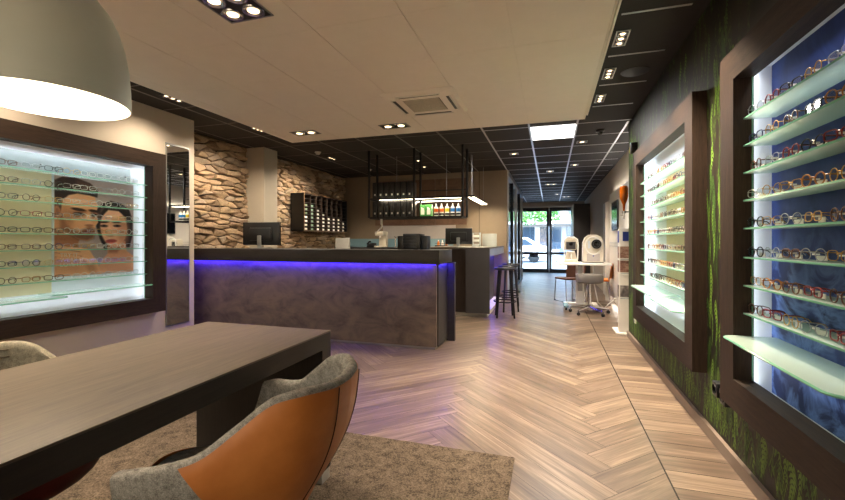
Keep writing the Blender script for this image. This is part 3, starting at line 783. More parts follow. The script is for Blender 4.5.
def gmesh(kind, style, colr):
    key = (kind, style, colr)
    if key in GM: return GM[key]
    m = MB(); th = .0026 if colr in ('black', 'tortoiseshell', 'red', 'brown', 'dark blue', 'amber') else .0016
    if kind in ('frame', 'whole'):
        for s in (-1, 1):
            m.tube(rim_pts(s * .034, style), th, 5, True)
            m.tube([(s*.059, 0, .036), (s*.0665, .002, .036), (s*.068, .008, .0355)], th, 5)
        m.tube([(-.0125, -.001, .031), (-.006, -.003, .0345), (.006, -.003, .0345), (.0125, -.001, .031)], th, 5)
    if kind in ('temple_a', 'whole'): m.tube([(-.068, .008, .0355), (-.064, .06, .034), (-.058, .082, .028), (-.056, .092, .016)], th * .9, 5)
    if kind in ('temple_b', 'whole'): m.tube([(.068, .008, .0355), (.064, .06, .034), (.058, .082, .028), (.056, .092, .016)], th * .9, 5)
    if kind.startswith('lens'):
        p = rim_pts(.034 * (-1 if kind[-1] == 'a' else 1), style); m.add(p + [(q[0], .0012, q[2]) for q in p], [tuple(range(22))[::-1], tuple(range(22, 44))] + [(i, (i+1) % 22, 22 + (i+1) % 22, 22 + i) for i in range(22)])
    if kind == 'tag':
        m.box(-.012, .034, .020, .023, .004, .022); m.box(-.004, .004, .0, .02, .024, .030)
    mat = K['lens'] if kind.startswith('lens') else K['tag_white'] if kind == 'tag' else K['fr_' + colr]
    GM[key] = m.mesh('eyeglasses_' + kind.split('_')[0], mat); return GM[key]
def glasses(loc, rz, style, colr, label, group, parts=True, tag=False):
    if not parts:
        o = setp(link('eyeglasses', gmesh('whole', style, colr), None, loc, rz), label, 'eyeglasses', group); return o
    o = T('eyeglasses', label, 'eyeglasses', loc, rz, group)
    link('frame', gmesh('frame', style, colr), o)
    for q in 'ab':
        link('temple', gmesh('temple_' + q, style, colr), o); link('lens', gmesh('lens_' + q, style, ''), o)
    if tag: link('price_tag', gmesh('tag', '', ''), o)
    return o
SHN = ['top', 'second', 'third', 'fourth', 'fifth', 'sixth', 'seventh', 'eighth']
NEARC = [['silver','red','black','gold','silver'], ['dark blue','gold','tortoiseshell','black','amber'], ['brown','silver','red','black','red'], ['clear','gold','gold','amber','gold'],
         ['black','gold','silver','gold','brown'], ['black','silver','tortoiseshell','silver','gold'], ['gold','amber','tortoiseshell','red','brown'], ['brown','red','gold','silver','red']]
MIDC = ['black', 'gold', 'silver', 'brown', 'red', 'tortoiseshell', 'clear', 'dark blue', 'black', 'amber', 'silver']
for r in range(8):
    for k in range(5):
        c_ = NEARC[r][k]; st = 'round' if (r * 3 + k * 2) % 5 < 3 else 'rectangular'
        glasses((.922, 2.325 - .148 * k, SHZ[r]), -pi/2 + random.uniform(-.12, .22), st, c_, f'{st} {c_} eyeglasses, {ORD[k]} from left on {SHN[r]} shelf of the blue case', f'eyeglasses on the {SHN[r]} shelf of the blue case', True, True)
    for k in range(11):
        c_ = MIDC[(k * 3 + r * 5) % 11]; st = 'round' if (r + k * 2) % 3 else 'rectangular'
        glasses((.922, 4.56 - .126 * k, SHZ[r]), -pi/2 + random.uniform(-.15, .15), st, c_, f'{st} {c_} eyeglasses, {ORD[k]} from left on {SHN[r]} shelf of the white right-hand case', f'eyeglasses on the {SHN[r]} shelf of the white right-hand case', False)
LC = {0: ['brown','silver','black'], 1: ['brown','silver','black'], 2: ['black','brown','gold'], 3: ['black','red','brown'], 4: ['black','black','brown'], 5: ['tortoiseshell','brown','dark blue'], 6: ['black','black','gold'], 7: ['brown','amber','tortoiseshell']}
for r in range(8):
    for k in range(9):
        y = 2.02 + .165 * k if k < 4 else 2.515 + .142 * (k - 3)
        c_ = LC[r][k - 1] if 0 < k < 4 else ['clear', 'silver', 'clear', 'silver', 'gold', 'clear'][(k + r) % 6]
        if k == 0: c_ = ['brown', 'black'][r % 2]
        st = 'rectangular' if (k + r) % 4 else 'round'
        if k == 0: continue
        glasses((-4.145, y, lsh[r]), pi/2 + random.uniform(-.15, .15), st, c_, f'{st} {c_} eyeglasses, {ORD[k-1]} from left on {SHN[r]} shelf of the left case', f'eyeglasses on the {SHN[r]} shelf of the left case', True, False).scale = (1.14, .9, 1.14)

# ------------------------------------------------------------------ reception counter
rc = T('reception_counter', 'long reception counter of weathered concrete panels under a dark top, blue light below', 'counter', (-2.8, 4.6, 0))
PW('front_panel', B(-4.55, -1.20, 4.40, 4.44, .03, .935), K['concrete'], rc)
PW('side_panel', B(-1.205, -1.185, 4.44, 4.86, .03, .935), K['desk_dark'], rc)
PW('rear_panel', B(-4.55, -1.2, 4.86, 4.88, .03, .935), K['desk_dark'], rc)
PW('worktop', MB().rbox(-4.56, -1.145, 4.33, 4.93, .945, 1.10, r=.003), K['desk_dark'], rc)
PW('end_leg', B(-1.20, -1.10, 4.87, 4.93, 0, .945), K['desk_dark'], rc)
PW('plinth', B(-4.54, -1.22, 4.415, 4.85, 0, .03), K['steel'], rc)
PW('led_strip', B(-4.54, -1.2, 4.375, 4.385, .938, .9445), K['led_blue'], rc)
LW('led_light', 'AREA', rc, (-2.9, 4.375, .936), 5.5, (.05, .022, 1), .03, 3.3, rot=(0, 0, pi/2))
LW('led_light', 'AREA', rc, (-1.165, 4.65, .936), 1.2, (.05, .03, 1), .03, .4, rot=(0, 0, 0))
def monitor(label, x, y, z, w_, h, rz, lift):
    t = T('monitor', label, 'monitor', (x, y, z), rz)
    P('display', RB(-w_/2, w_/2, .01, .035, lift, lift + h, r=.004), K['screen'], t)
    P('back_housing', RB(-w_/2, w_/2, -.02, .012, lift, lift + h, r=.012), K['black_plastic'], t)
    P('bulge', RB(-w_*.3, w_*.3, -.045, -.015, lift + h*.2, lift + h*.75, r=.012), K['black_plastic'], t)
    P('stand', RB(-.03, .03, -.066, -.046, .008, lift + h*.42, r=.008), K['steel'], t)
    P('foot', RB(-.10, .10, -.12, .08, 0, .012, r=.005), K['steel'], t)
monitor('black monitor seen from behind on the long reception counter', -3.75, 4.74, 1.10, .53, .31, R_(8), .045)
monitor('black monitor seen from behind on the coffee bar', -1.46, 6.78, 1.10, .45, .27, R_(3), .045)
lt = T('drawer_unit', 'black three-part drawer unit standing on the reception counter', 'drawer unit', (-1.575, 4.78, 1.10))
P('body', RB(-.115, .10, -.10, .10, 0, .188, r=.006), K['black_plastic'], lt)
for k in range(5): P('drawer', RB(-.11, .055, -.106, -.096, .01 + .035*k, .04 + .035*k, r=.003), K['dark_blue_plastic'], lt)
P('side_wing', RB(-.195, -.117, -.07, .09, 0, .162, r=.006), K['black_plastic'], lt)
P('side_wing', RB(.102, .175, -.07, .09, 0, .162, r=.006), K['dark_blue_plastic'], lt)

# ------------------------------------------------------------------ coffee bar
cb = T('coffee_bar', 'dark coffee bar with blue lit overhang in front of the stools', 'bar', (-1.4, 7.5, 0))
PW('front_panel', B(-2.05, -1.29, 6.54, 6.58, .06, 1.07), K['bar_brown'], cb)
PW('front_panel', B(-1.29, -.99, 6.53, 6.58, .06, .95), K['bar_grey'], cb)
PW('end_panel', B(-1.29, -.91, 6.50, 6.54, .06, 1.075), K['bar_grey'], cb)
PW('side_panel', B(-1.13, -1.11, 6.58, 8.60, .06, .95), K['bar_grey'], cb)
PW('worktop', MB().rbox(-2.05, -.91, 6.50, 8.60, 1.075, 1.10, r=.003), K['desk_top'], cb)
PW('overhang', B(-1.12, -.91, 6.54, 8.60, .955, 1.075), plain('pale_blue_grey_edge', srgb(120, 122, 128), .4), cb)
PW('plinth', B(-2.03, -.95, 6.56, 8.58, 0, .06), K['white_paint'], cb)
LW('led_light', 'AREA', cb, (-1.08, 7.6, .95), 5, (.05, .03, 1), .03, 1.9, rot=(0, 0, 0))
PW('led_strip', B(-1.105, -1.095, 6.6, 8.55, .945, .954), K['led_blue'], cb)
bw = T('back_counter', 'low dark counter along the taupe back wall behind the coffee bar', 'counter', (-3.3, 8.4, 0))
PW('cabinet', B(-4.5, -2.1, 8.12, 8.7, .08, 1.03), K['bar_brown'], bw); PW('worktop', RB(-4.5, -2.06, 8.08, 8.72, 1.03, 1.065, r=.003), K['black_plastic'], bw)
PW('plinth', B(-4.48, -2.12, 8.16, 8.68, 0, .08), K['black_metal'], bw)
M1('splashback', B(-4.44, -2.0, 8.705, 8.729, 1.066, 1.25), K['splash_blue'], 'pale blue glass splashback strip low on the back wall', 'splashback')
M1('wall_panel', B(-3.62, -1.95, 8.71, 8.7295, 1.252, 1.545), K['niche_grey'], 'light grey panel on the back wall above the blue splashback', 'wall panel')
rp = T('cladding_panel', 'rusty brown cladding on the back wall behind the hanging shelf', 'cladding', (-2.7, 8.73, 1.55))
for a in range(3):
    for b in range(2):
        PW('board', B(-3.80 + .705*a, -3.80 + .70*(a+1), 8.69 + .0, 8.7295, 1.55 + .5*b, 1.55 + .495*(b+1)), K['rust'], rp)
M1('side_block', RB(-4.13, -3.83, 7.45, 7.5, 0, 1.265, r=.004), plain('grey_white_screen', srgb(158, 156, 150), .6), 'pale white low screen behind the counter beside the pigeonhole rack', 'screen')
# devices on the back counter
cm = T('coffee_machine', 'cream coffee machine on the dark back counter', 'coffee machine', (-3.5, 8.33, 1.065))
P('base', RB(-.10, .10, -.16, .12, 0, .03, r=.008), K['cream'], cm); P('column', RB(-.06, .11, .0, .12, .03, .33, r=.015), K['cream'], cm)
P('head', RB(-.10, .10, -.14, .12, .25, .34, r=.02), K['cream'], cm); P('spout', MB().cyl((0, -.08, .25), (0, -.08, .20), .018, 10), K['chrome'], cm)
tp = T('tap', 'chrome bent tap beside the cream coffee machine', 'tap', (-3.22, 8.45, 1.065))
P('column', MB().cyl((0,0,0), (0,0,.20), .018, 12), K['chrome'], tp); P('spout', MB().tube([(0,0,.19),(.05,-.04,.2),(.12,-.1,.2),(.125,-.104,.15)], .012, 8), K['chrome'], tp)
P('lever', MB().cyl((0,0,.2), (-.03,0,.235), .008, 8), K['chrome'], tp)
tb = T('telephone', 'small black desk set left of the cream coffee machine', 'telephone', (-3.74, 8.35, 1.065))
P('base', MB().prism([(-.08, 0), (.08, 0), (.08, .09), (-.08, .03)], -.08, .08, 'x'), K['black_plastic'], tb); P('handset', MB().tube([(-.07,-.06,.07),(-.07,0,.11),(-.07,.07,.12)], [.022,.015,.022], 10), K['black_plastic'], tb)
box_ = T('condiment_tray', 'black tray holding small bottles behind the bar monitor', 'tray', (-2.15, 8.3, 1.065))
P('tray', RB(-.12, .14, -.08, .08, 0, .05, r=.006), K['black_plastic'], box_); P('rail', MB().tube([(-.12,-.08,.09),(.14,-.08,.09),(.14,.08,.09),(-.12,.08,.09)], .005, 6, True), K['black_metal'], box_)
for k in range(3):
    o = T('small_bottle', f'small orange-labelled bottle, {ORD[k]} from left in the black tray', 'bottle', (-2.21 + .085*k, 8.28, 1.115), 0, 'bottles in the black tray')
    P('bottle_body', MB().lathe([(.0,0),(.026,0),(.028,.05),(.012,.075),(.011,.09)], 14), K['orange_seat'] if k != 1 else K['white_plastic'], o); P('bottle_cap', MB().lathe([(.013,.085),(.013,.105),(0,.106)], 12), K['white_plastic'], o)
cu = T('cup_dispenser', 'clear acrylic cup dispenser with three shelves on the coffee bar', 'dispenser', (-1.235, 7.2, 1.10))
for k in range(4): P('tier', B(-.06, .06, -.08, .08, .0 + .078*k, .008 + .078*k), K['acrylic'], cu)
for sx in (-1, 1): P('side_panel', B(sx*.06, sx*.066, -.08, .08, 0, .245), K['acrylic'], cu)
for k in range(3): P('cup_row', MB().box(-.05, .05, -.05, .05, .012 + .078*k, .05 + .078*k), K['white_plastic'], cu)
gd = M1('glass_shield', MB().grid(lambda u, v: (.02 - .13*cos(pi*(.05+.9*u)), -.11*sin(pi*(.05+.9*u)), .23*v), 16, 1).grid(lambda u, v: (.02 - .125*cos(pi*(.05+.9*u)), -.105*sin(pi*(.05+.9*u)), .23*v), 16, 1), K['acrylic'], 'curved clear glass shield on the coffee bar end', 'glass shield', (-1.06, 7.45, 1.10))
lf = M1('leaflet', MB().box(-.11,.11,-.05,.05,0,.004).box(-.08,.12,-.04,.06,.004,.008), K['tag_white'], 'white leaflets lying under the monitor on the coffee bar', 'leaflets', (-1.35, 6.64, 1.10))

# bar stools
def stool(x, y, label, rz):
    t = T('bar_stool', label, 'stool', (x, y, 0), rz, 'bar stools')
    P('seat', MB().lathe([(0,.745),(.15,.745),(.168,.752),(.172,.765),(.165,.778),(0,.782)], 28), K['black_plastic'], t)
    for k in range(4):
        a = pi/4 + k*pi/2; P('leg', MB().tube([(.12*cos(a), .12*sin(a), .75), (.19*cos(a), .19*sin(a), 0)], .0145, 8), K['black_metal'], t)
    P('foot_ring', MB().tube([(.172*cos(2*pi*k/28), .172*sin(2*pi*k/28), .25) for k in range(28)], .010, 8, True), K['black_metal'], t)
stool(-.69, 6.66, 'black round bar stool nearest the camera beside the coffee bar', .2)
stool(-.70, 7.25, 'black round bar stool in the middle of the row at the bar', .5)
stool(-.71, 7.95, 'black round bar stool farthest back in the row at the bar', .1)

# hanging shelf over the bar
hs = T('hanging_shelf', 'black tubular shelf hung from the dark ceiling above the coffee bar', 'shelf', (-2.06, 6.39, 1.58))
for x in (-2.835, -2.06, -1.28):
    for y in (6.225, 6.56): PW('hanger', MB().rbox(x - .016, x + .016, y - .016, y + .016, 1.575, H0, r=.003), K['black_metal'], hs)
for z in (1.895, 1.59):
    m = MB(); m.box(-2.82, -1.29, 6.215, 6.235, z - .03, z); m.box(-2.82, -1.29, 6.55, 6.57, z - .03, z); m.box(-2.82, -2.80, 6.235, 6.55, z - .03, z); m.box(-1.31, -1.29, 6.235, 6.55, z - .03, z); PW('rail', m, K['black_metal'], hs)
    for (a, b) in ((-2.80, -2.08), (-2.04, -1.31)): PW('glass_board', B(a, b, 6.236, 6.549, z - .012, z), K['shelf_glass'], hs)
PW('back_bar', MB().rbox(-2.06, -1.28, 6.553, 6.567, 2.02, 2.035, r=.002), K['black_metal'], hs)
PW('led_strip', B(-2.66, -1.31, 6.24, 6.262, 1.864, 1.874), K['led_warm'], hs)
LW('led_light', 'AREA', hs, (-2.0, 6.29, 1.855), 1.3, (1, .85, .62), .03, 1.3, rot=(0, 0, pi/2))
for r, (z, n0) in enumerate(((1.895, 'upper'), (1.59, 'lower'))):
    for k in range(7):
        o = T('box_file', f'black box file, {ORD[k]} from left on the {n0} board of the hanging shelf', 'box file', (-2.755 + .1*k, 6.40, z), 0, f'box files on the {n0} board')
        P('body', RB(-.042, .042, -.12, .12, 0, .262, r=.004), K['black_plastic'], o)
        P('spine_label', B(-.013, .013, -.1215, -.1195, .045, .075), K['tag_white'], o, 'white square label')
        P('spine_groove', B(.022, .026, -.1212, -.1195, .02, .25), K['cabinet_dark'], o)
for k in range(2):
    o = T('green_pack', f'{("left", "right")[k]} green and white carton on the lower board of the hanging shelf', 'carton', (-1.95 + .1*k, 6.38, 1.59), 0, 'green cartons on the hanging shelf')
    P('carton', RB(-.044, .044, -.05, .05, 0, .19, r=.003), K['green_pack'], o); P('printed_patch', MB().add([(-.03,-.0515,.03),(.03,-.0515,.06),(.022,-.0515,.13),(-.024,-.0515,.15)], [(0,1,2,3)]).box(-.03,.03,-.0512,-.0505,.03,.10), K['tag_white'], o)
BC = [('orange', srgb(206, 96, 30)), ('orange', srgb(206, 96, 30)), ('yellow', srgb(196, 180, 40)), ('blue', srgb(30, 110, 180)), ('blue', srgb(30, 110, 180))]
for k, (nm, cv) in enumerate(BC):
    kk = 'lab_' + nm; K.setdefault(kk, plain('label_' + nm, cv, .5))
    o = T('syrup_bottle', f'white bottle with {nm} label, {ORD[k]} from left on the hanging shelf', 'bottle', (-1.74 + .09*k, 6.38, 1.59), 0, 'bottles on the hanging shelf')
    P('bottle_body', MB().lathe([(0,0),(.033,0),(.035,.008),(.035,.13),(.026,.15),(.012,.16),(.012,.17)], 18), K['white_plastic'], o)
    P('label', MB().lathe([(.0356,.07),(.0356,.125)], 18), K[kk], o); P('lower_label', MB().lathe([(.0356,.02),(.0356,.05)], 18), K['black_plastic'], o)
    P('nozzle', MB().lathe([(.014,.165),(.014,.175),(.006,.2),(.004,.205),(0,.206)], 14), K['white_plastic'], o)
M1('bent_arm', MB().tube([(.05,0,.24),(.05,0,.17),(.06,0,.12),(.02,-.02,.06),(-.05,-.04,0)], [.02,.022,.016,.012,.008], 8), K['white_plastic'], 'white bent arm hanging under the left end of the hanging shelf', 'bracket', (-2.74, 6.40, 1.325))
# linear pendants
lp = T('linear_pendant', 'thin twin-strip pendant lamp hanging beside the shelf over the bar', 'pendant lamp', (-1.28, 7.6, 1.92))
PW('housing', B(-1.345, -1.225, 6.95, 8.45, 1.945, 1.975), K['black_metal'], lp)
for x in (-1.335, -1.265): PW('light_strip', B(x, x + .03, 6.97, 8.43, 1.938, 1.946), K['led_warm'], lp)
for y in (7.04, 8.3): PW('wire', MB().cyl((-1.285, y, 1.97), (-1.285, y, H0), .004, 6), K['steel'], lp)
LW('led_light', 'AREA', lp, (-1.285, 7.7, 1.93), 10, (1, .82, .56), .1, 1.4)
lq = T('linear_pendant', 'thin pendant lamp hung on two wires behind the box files', 'pendant lamp', (-2.1, 6.76, 1.86))
PW('housing', B(-2.8, -1.4, 6.72, 6.80, 1.875, 1.90), K['black_metal'], lq); PW('light_strip', B(-2.78, -1.42, 6.735, 6.785, 1.868, 1.876), K['led_warm'], lq)
for x in (-2.553, -1.663): PW('wire', MB().cyl((x, 6.76, 1.9), (x, 6.76, H0), .004, 6), K['steel'], lq)
LW('led_light', 'AREA', lq, (-2.1, 6.76, 1.86), 8, (1, .82, .56), .05, 1.3, rot=(0, 0, pi/2))
# pigeonhole rack on the stone wall
rk = T('pigeonhole_rack', 'dark pigeonhole rack hung on the stone wall right of the column', 'rack', (-4.6, 7.4, 1.38))
ry0, ry1, rz0, rz1, rxf, rxb = 6.57, 8.24, 1.385, 2.08, -4.28, -4.56
m = MB(); m.box(rxb, rxf, ry0, ry0 + .02, rz0, rz1); m.box(rxb, rxf, ry1 - .02, ry1, rz0, rz1); m.box(rxb, rxf, ry0, ry1, rz0, rz0 + .02); m.box(rxb, rxf, ry0, ry1, rz1 - .02, rz1); m.box(rxb, rxb + .01, ry0, ry1, rz0, rz1)
PW('carcass', m, K['black_plastic'], rk); cw = (ry1 - ry0 - .04) / 8; rh = (rz1 - rz0 - .04) / 9
m = MB(); m.box(rxf - .001, rxf + .004, ry0 - .004, ry0 + .016, rz0 - .004, rz1 + .004); m.box(rxf - .001, rxf + .004, ry0, ry1, rz0 - .004, rz0 + .01); m.box(rxf - .001, rxf + .004, ry0, ry1, rz1 - .01, rz1 + .004); PW('edge_band', m, plain('oak_edge', srgb(110, 84, 62), .5), rk)
for k in range(1, 8): PW('divider', B(rxb + .01, rxf, ry0 + .02 + cw*k - .006, ry0 + .02 + cw*k + .006, rz0 + .02, rz1 - .02), K['bar_brown'], rk)
for r in range(1, 9): PW('tray_floor', B(rxb + .01, rxf - .02, ry0 + .02, ry1 - .02, rz0 + .02 + rh*r - .003, rz0 + .02 + rh*r + .003), K['black_plastic'], rk)
K['pk_green'] = plain('pale_green_packet', srgb(120, 150, 130), .5)
NC = [7, 7, 6, 5, 4, 4, 4, 3]
pm = B(-.20, 0, -.045, .045, 0, .036).mesh('lens_packet', K['tag_white']); pg = B(-.20, 0, -.045, .045, 0, .036).mesh('lens_packet', K['pk_green'])
for k in range(8):
    for r in range(NC[k]):
        gr_ = k == 1 or (k == 0 and r > 3)
        setp(link('lens_packet', pg if gr_ else pm, None, (rxf - .03, ry0 + .02 + cw*(k + .45), rz0 + .0235 + rh*r)), f'{"pale green" if gr_ else "white"} packet, {ORD[k]} column and {ORD[r]} row from the bottom of the rack', 'packet', f'packets in the {ORD[k]} column of the rack')
# ------------------------------------------------------------------ table, rug, chairs
rug = M1('rug', RB(-2.9, -.188, -1.2, 2.33, 0, .012, r=.005), K['carpet'], 'taupe carpet rug under the dark table', 'rug')
tb_ = T('table', 'long dark oak table with slab legs in the foreground', 'table', (-1.445, .9, .012))
PW('tabletop', MB().rbox(-1.83, -1.06, -.55, 1.865, .742, .75, r=.002), K['table'], tb_)
PW('apron', B(-1.83, -1.06, -.55, 1.865, .668, .7425), K['table_edge'], tb_)
for (a, b) in ((1.785, 1.865), (-.55, -.47)):
    PW('slab_leg', B(-1.83, -1.06, a, b, .07, .668), wood('table_slab_leg', srgb(28, 25, 23), srgb(42, 37, 33), (22, 22, 2), .5) if a > 0 else K['table_edge'], tb_)
    PW('steel_foot', B(-1.825, -1.065, a + .004, b - .004, .012, .07), K['alu'], tb_)
PW('cable_tray', B(-1.72, -1.2, 1.50, 1.785, .60, .668), K['black_plastic'], tb_)

def catmull(pts, x):
    """pts: list of (key, tuple) sorted by key"""
    ks = [p[0] for p in pts]
    if x <= ks[0]: return pts[0][1]
    if x >= ks[-1]: return pts[-1][1]
    i = max(k for k in range(len(ks)) if ks[k] <= x); i = min(i, len(ks) - 2)
    t = (x - ks[i]) / (ks[i+1] - ks[i]); p1, p2 = pts[i][1], pts[i+1][1]; p0 = pts[max(0, i-1)][1]; p3 = pts[min(len(pts)-1, i+2)][1]
    return tuple(.5*((2*b) + (-a + c_)*t + (2*a - 5*b + 4*c_ - d)*t*t + (-a + 3*b - 3*c_ + d)*t**3) for a, b, c_, d in zip(p0, p1, p2, p3))
RIM = [(0, (-.300, 0, .790)), (.2, (-.288, .10, .795)), (.38, (-.235, .185, .80)), (.5, (-.165, .222, .783)), (.6, (-.09, .257, .722)), (.7, (-.02, .297, .668)), (.82, (.06, .330, .648)), (.92, (.125, .350, .643)), (1, (.175, .345, .632))]
BASE = [(0, (-.165, 0, .42)), (.2, (-.158, .07, .42)), (.38, (-.135, .13, .42)), (.52, (-.09, .175, .42)), (.66, (-.02, .205, .42)), (.8, (.06, .215, .42)), (.92, (.14, .215, .42)), (1, (.20, .20, .42))]
def shell_pt(s_, t, off=0., bulge=.035):
    a = abs(s_); r = catmull(RIM, a); b = catmull(BASE, a); sg = 1 if s_ >= 0 else -1
    e = .004; r2 = catmull(RIM, min(1, a + e)); r1 = catmull(RIM, max(0, a - e)); tx, ty = r2[0] - r1[0], r2[1] - r1[1]; L = math.hypot(tx, ty) or 1
    nx, ny = -ty / L, tx / L
    if a < 1e-6: nx, ny = -1, 0
    p = [b[i] + (r[i] - b[i]) * t for i in range(3)]
    k = bulge * sin(pi * min(1, t)) - off
    return (p[0] + nx * k, (p[1] + ny * k) * sg, p[2])
def tub_chair(name, label, loc, rz, outer, outer_range, inner, stitch):
    t = T(name, label, 'chair', loc, rz)
    NU, NV = 72, 14
    def full(th_out, th_in):
        m = MB(); prof = []
        for j in range(NV + 1): prof.append((j / NV, th_out))
        return prof
    # felt shell: outer skin, rolled rim, inner skin
    m = MB(); th = .04
    rows = [(j / NV, 0.) for j in range(NV)] + [(.965, .001), (.99, .006), (1.0, .014), (1.0, .024), (.985, .034)] + [(1 - (j + 1) / NV, .038) for j in range(NV)]
    m.grid(lambda u, v: shell_pt(2*u - 1, rows[int(round(v * (len(rows) - 1)))][0], rows[int(round(v * (len(rows) - 1)))][1]), NU, len(rows) - 1)
    # end caps of the arms
    nr = len(rows); st = 0
    for side in (0, NU):
        idx = [j * (NU + 1) + side for j in range(nr)]
        for j in range(nr // 2):
            q = (idx[j], idx[j+1], idx[nr-2-j], idx[nr-1-j])
            if len(set(q)) == 4: m.f.append(q)
    P('felt_shell', m, inner, t, ang=60)
    # bowl under the seat, closing the shell to the front
    def outline(u):
        if u < .8: b = catmull(BASE, abs(2*u/.8 - 1)); return (b[0], b[1] * (1 if u >= .4 else -1), b[2])
        k = (u - .8) / .2; return (.20 + .15 * sin(pi * k) ** .7, .20 - .40 * k, .42 + .06 * sin(pi * k) ** .6)
    m = MB(); m.grid(lambda u, v: (lambda b: (b[0] * cos(v*pi/2 * .97) + .02 * v, b[1] * cos(v*pi/2 * .97), b[2] + (.42 - b[2]) * v - .11 * sin(v*pi/2)))(outline(u)), 64, 8, True)
    P('under_bowl', m, outer, t, ang=60)
    # leather cover over the outside of the back
    a0, a1 = outer_range; m = MB()
    def cov(u, v):
        s_ = (a0 + (a1 - a0) * u) * (.80 + .20 * v)
        return shell_pt(s_, .02 + v * .945, -.0045 if 0 < v < 1 else -.001)
    m.grid(cov, 60, 14); P('leather_back', m, outer, t, ang=60)
    for sg in (-1, 1):
        s0 = .17 * sg
        P('stitched_seam', MB().tube([shell_pt(s0 + .0 * k, .03 + .93 * k / 20, -.0055) for k in range(21)], .0016, 5), stitch, t)
    # seat cushion
    m = MB(); m.grid(lambda u, v: (lambda b: (.04 + (b[0] - .04) * .95 * cos(v*pi/2 * .98), b[1] * .95 * cos(v*pi/2 * .98), b[2] + (.42 - b[2]) * min(1, v * 1.2) - .004 + .06 * sin(min(1, v * 1.3) * pi/2)))(outline(u)), 64, 10, True)
    P('seat_cushion', m, inner, t, ang=60)
    # piping lines on the inner back
    for q in (.86, .93):
        P('quilt_seam', MB().tube([shell_pt(-.36 + .72 * k / 24, q, .041, .033) for k in range(25)], .003, 5), stitch if outer is K['maroon'] else inner, t)
    P('column', MB().cyl((.02, 0, .03), (.02, 0, .33), .028, 16), K['black_metal'], t)
    for k in range(4):
        a_ = pi/4 + k*pi/2; P('leg', MB().tube([(.02 + .02*cos(a_), .02*sin(a_), .05), (.02 + .27*cos(a_), .27*sin(a_), .012)], [.022, .012], 10), K['black_metal'], t)
    return t
tub_chair('armchair', 'tub armchair with tan leather back and grey felt inside, right of the table', (-.868, 1.085, .012), pi + R_(7.5), K['tan'], (-.76, .76), K['felt'], K['stitch'])
tub_chair('armchair', 'tub armchair with dark red shell and grey felt back, behind the table at left', (-1.775, .90, .012), 0, K['maroon'], (-.995, .995), K['felt_warm'], plain('felt_seam', srgb(104, 94, 78), .9))
# pendant dome lamp
pl = T('pendant_lamp', 'large pale grey dome pendant lamp hanging over the table', 'pendant lamp', (-2.0, 1.20, 1.78))
R0 = .28
prof = [(R0*q, h) for q, h in ((1, 0), (1, .014), (.992, .09), (.967, .175), (.92, .26), (.845, .335), (.74, .40), (.60, .452), (.42, .49), (.22, .51), (.11, .515))]
P('shade', MB().lathe(prof, 72), K['lamp_shell'], pl, ang=60)
P('inner_shade', MB().lathe([(R0 - .001, 0), (R0 - .006, .002)] + [(r - .008, h - .006) for r, h in prof[2:-1]] + [(.001, .50)], 72), K['lamp_inside'], pl, ang=60)
P('cord', MB().cyl((0,0,.51), (0,0,H0 - .07 - 1.78), .004, 8), K['black_metal'], pl); P('cap', MB().lathe([(.035,.51),(.035,.555),(.01,.575)], 20), K['lamp_shell'], pl)
P('bulb', MB().ball((0,0,.22), .05), emis('pendant_bulb', (1, .86, .66, 1), 18), pl)
light('bulb_light', 'POINT', pl, (0, 0, .14), 9, (1, .84, .62), .05)
P('socket', MB().cyl((0,0,.27), (0,0,.50), .022, 14), K['white_plastic'], pl)
# ------------------------------------------------------------------ ceiling things
def spots(x, y, z, nx, ny, pitch, label, power, fr=K['alu'], rotz=0, tilt=None, group='recessed spotlights', spot=R_(95)):
    t = T('recessed_spotlight', label, 'ceiling light', (x, y, z), rotz, group)
    hx, hy = nx * pitch / 2, ny * pitch / 2; m = MB(); b = .009
    m.box(-hx - b, hx + b, -hy - b, -hy, -.006, .0); m.box(-hx - b, hx + b, hy, hy + b, -.006, .0); m.box(-hx - b, -hx, -hy, hy, -.006, .0); m.box(hx, hx + b, -hy, hy, -.006, .0)
    P('trim_frame', m, fr, t); P('recess_plate', B(-hx, hx, -hy, hy, -.002, -.001), K['black_metal'], t)
    for i in range(nx):
        for j in range(ny):
            cx, cy = -hx + pitch * (i + .5), -hy + pitch * (j + .5)
            rg = P('lamp_ring', MB().lathe([(pitch*.24, -.003), (pitch*.36, -.011), (pitch*.43, -.011), (pitch*.45, -.003)], 20, (cx, cy, 0)), K['chrome'], t)
            P('lamp', MB().lathe([(0, -.008), (pitch*.13, -.0085), (pitch*.23, -.005)], 16, (cx, cy, 0)), K['bulb'], rg)
    d = light('spot_light', 'SPOT', t, (0, 0, -.03), power * 2.5, (1, .84, .64), max(.03, hx * .6), spot=spot, blend=.8, rot=tilt or (0, 0, 0))
    return t
ZW = 2.602
spots(-1.80, 2.03, ZW, 2, 2, .15, 'square four-lamp recessed spotlight in the lowered white ceiling near the table', 28, K['steel'])
spots(-3.035, 4.69, ZW, 2, 1, .17, 'twin recessed spotlight at the left front corner of the white ceiling', 20, K['steel'])
spots(-1.815, 4.73, ZW, 2, 1, .17, 'twin recessed spotlight beside the air conditioner in the white ceiling', 20, K['steel'])
for k, y in enumerate((2.62, 3.29, 3.95, 4.61)):
    spots(.487, y, H0 - .004, 1, 3, .075, f'triple recessed spotlight in the right aisle, {ORD[k]} from the camera', 46, K['alu'])
for k, (x, y, w_) in enumerate(((-3.70, 3.31, 'nearest the mirror wall'), (-3.67, 4.57, 'above the left end of the counter'), (-3.70, 6.55, 'beside the smoke detector'))):
    spots(x, y, H0 - .004, 1, 3, .075, f'triple recessed spotlight in the dark left ceiling, {w_}', 20 if y > 4 else 7, K['black_metal'], tilt=(0, R_(16 if y > 4 else 8), 0), spot=R_(140))
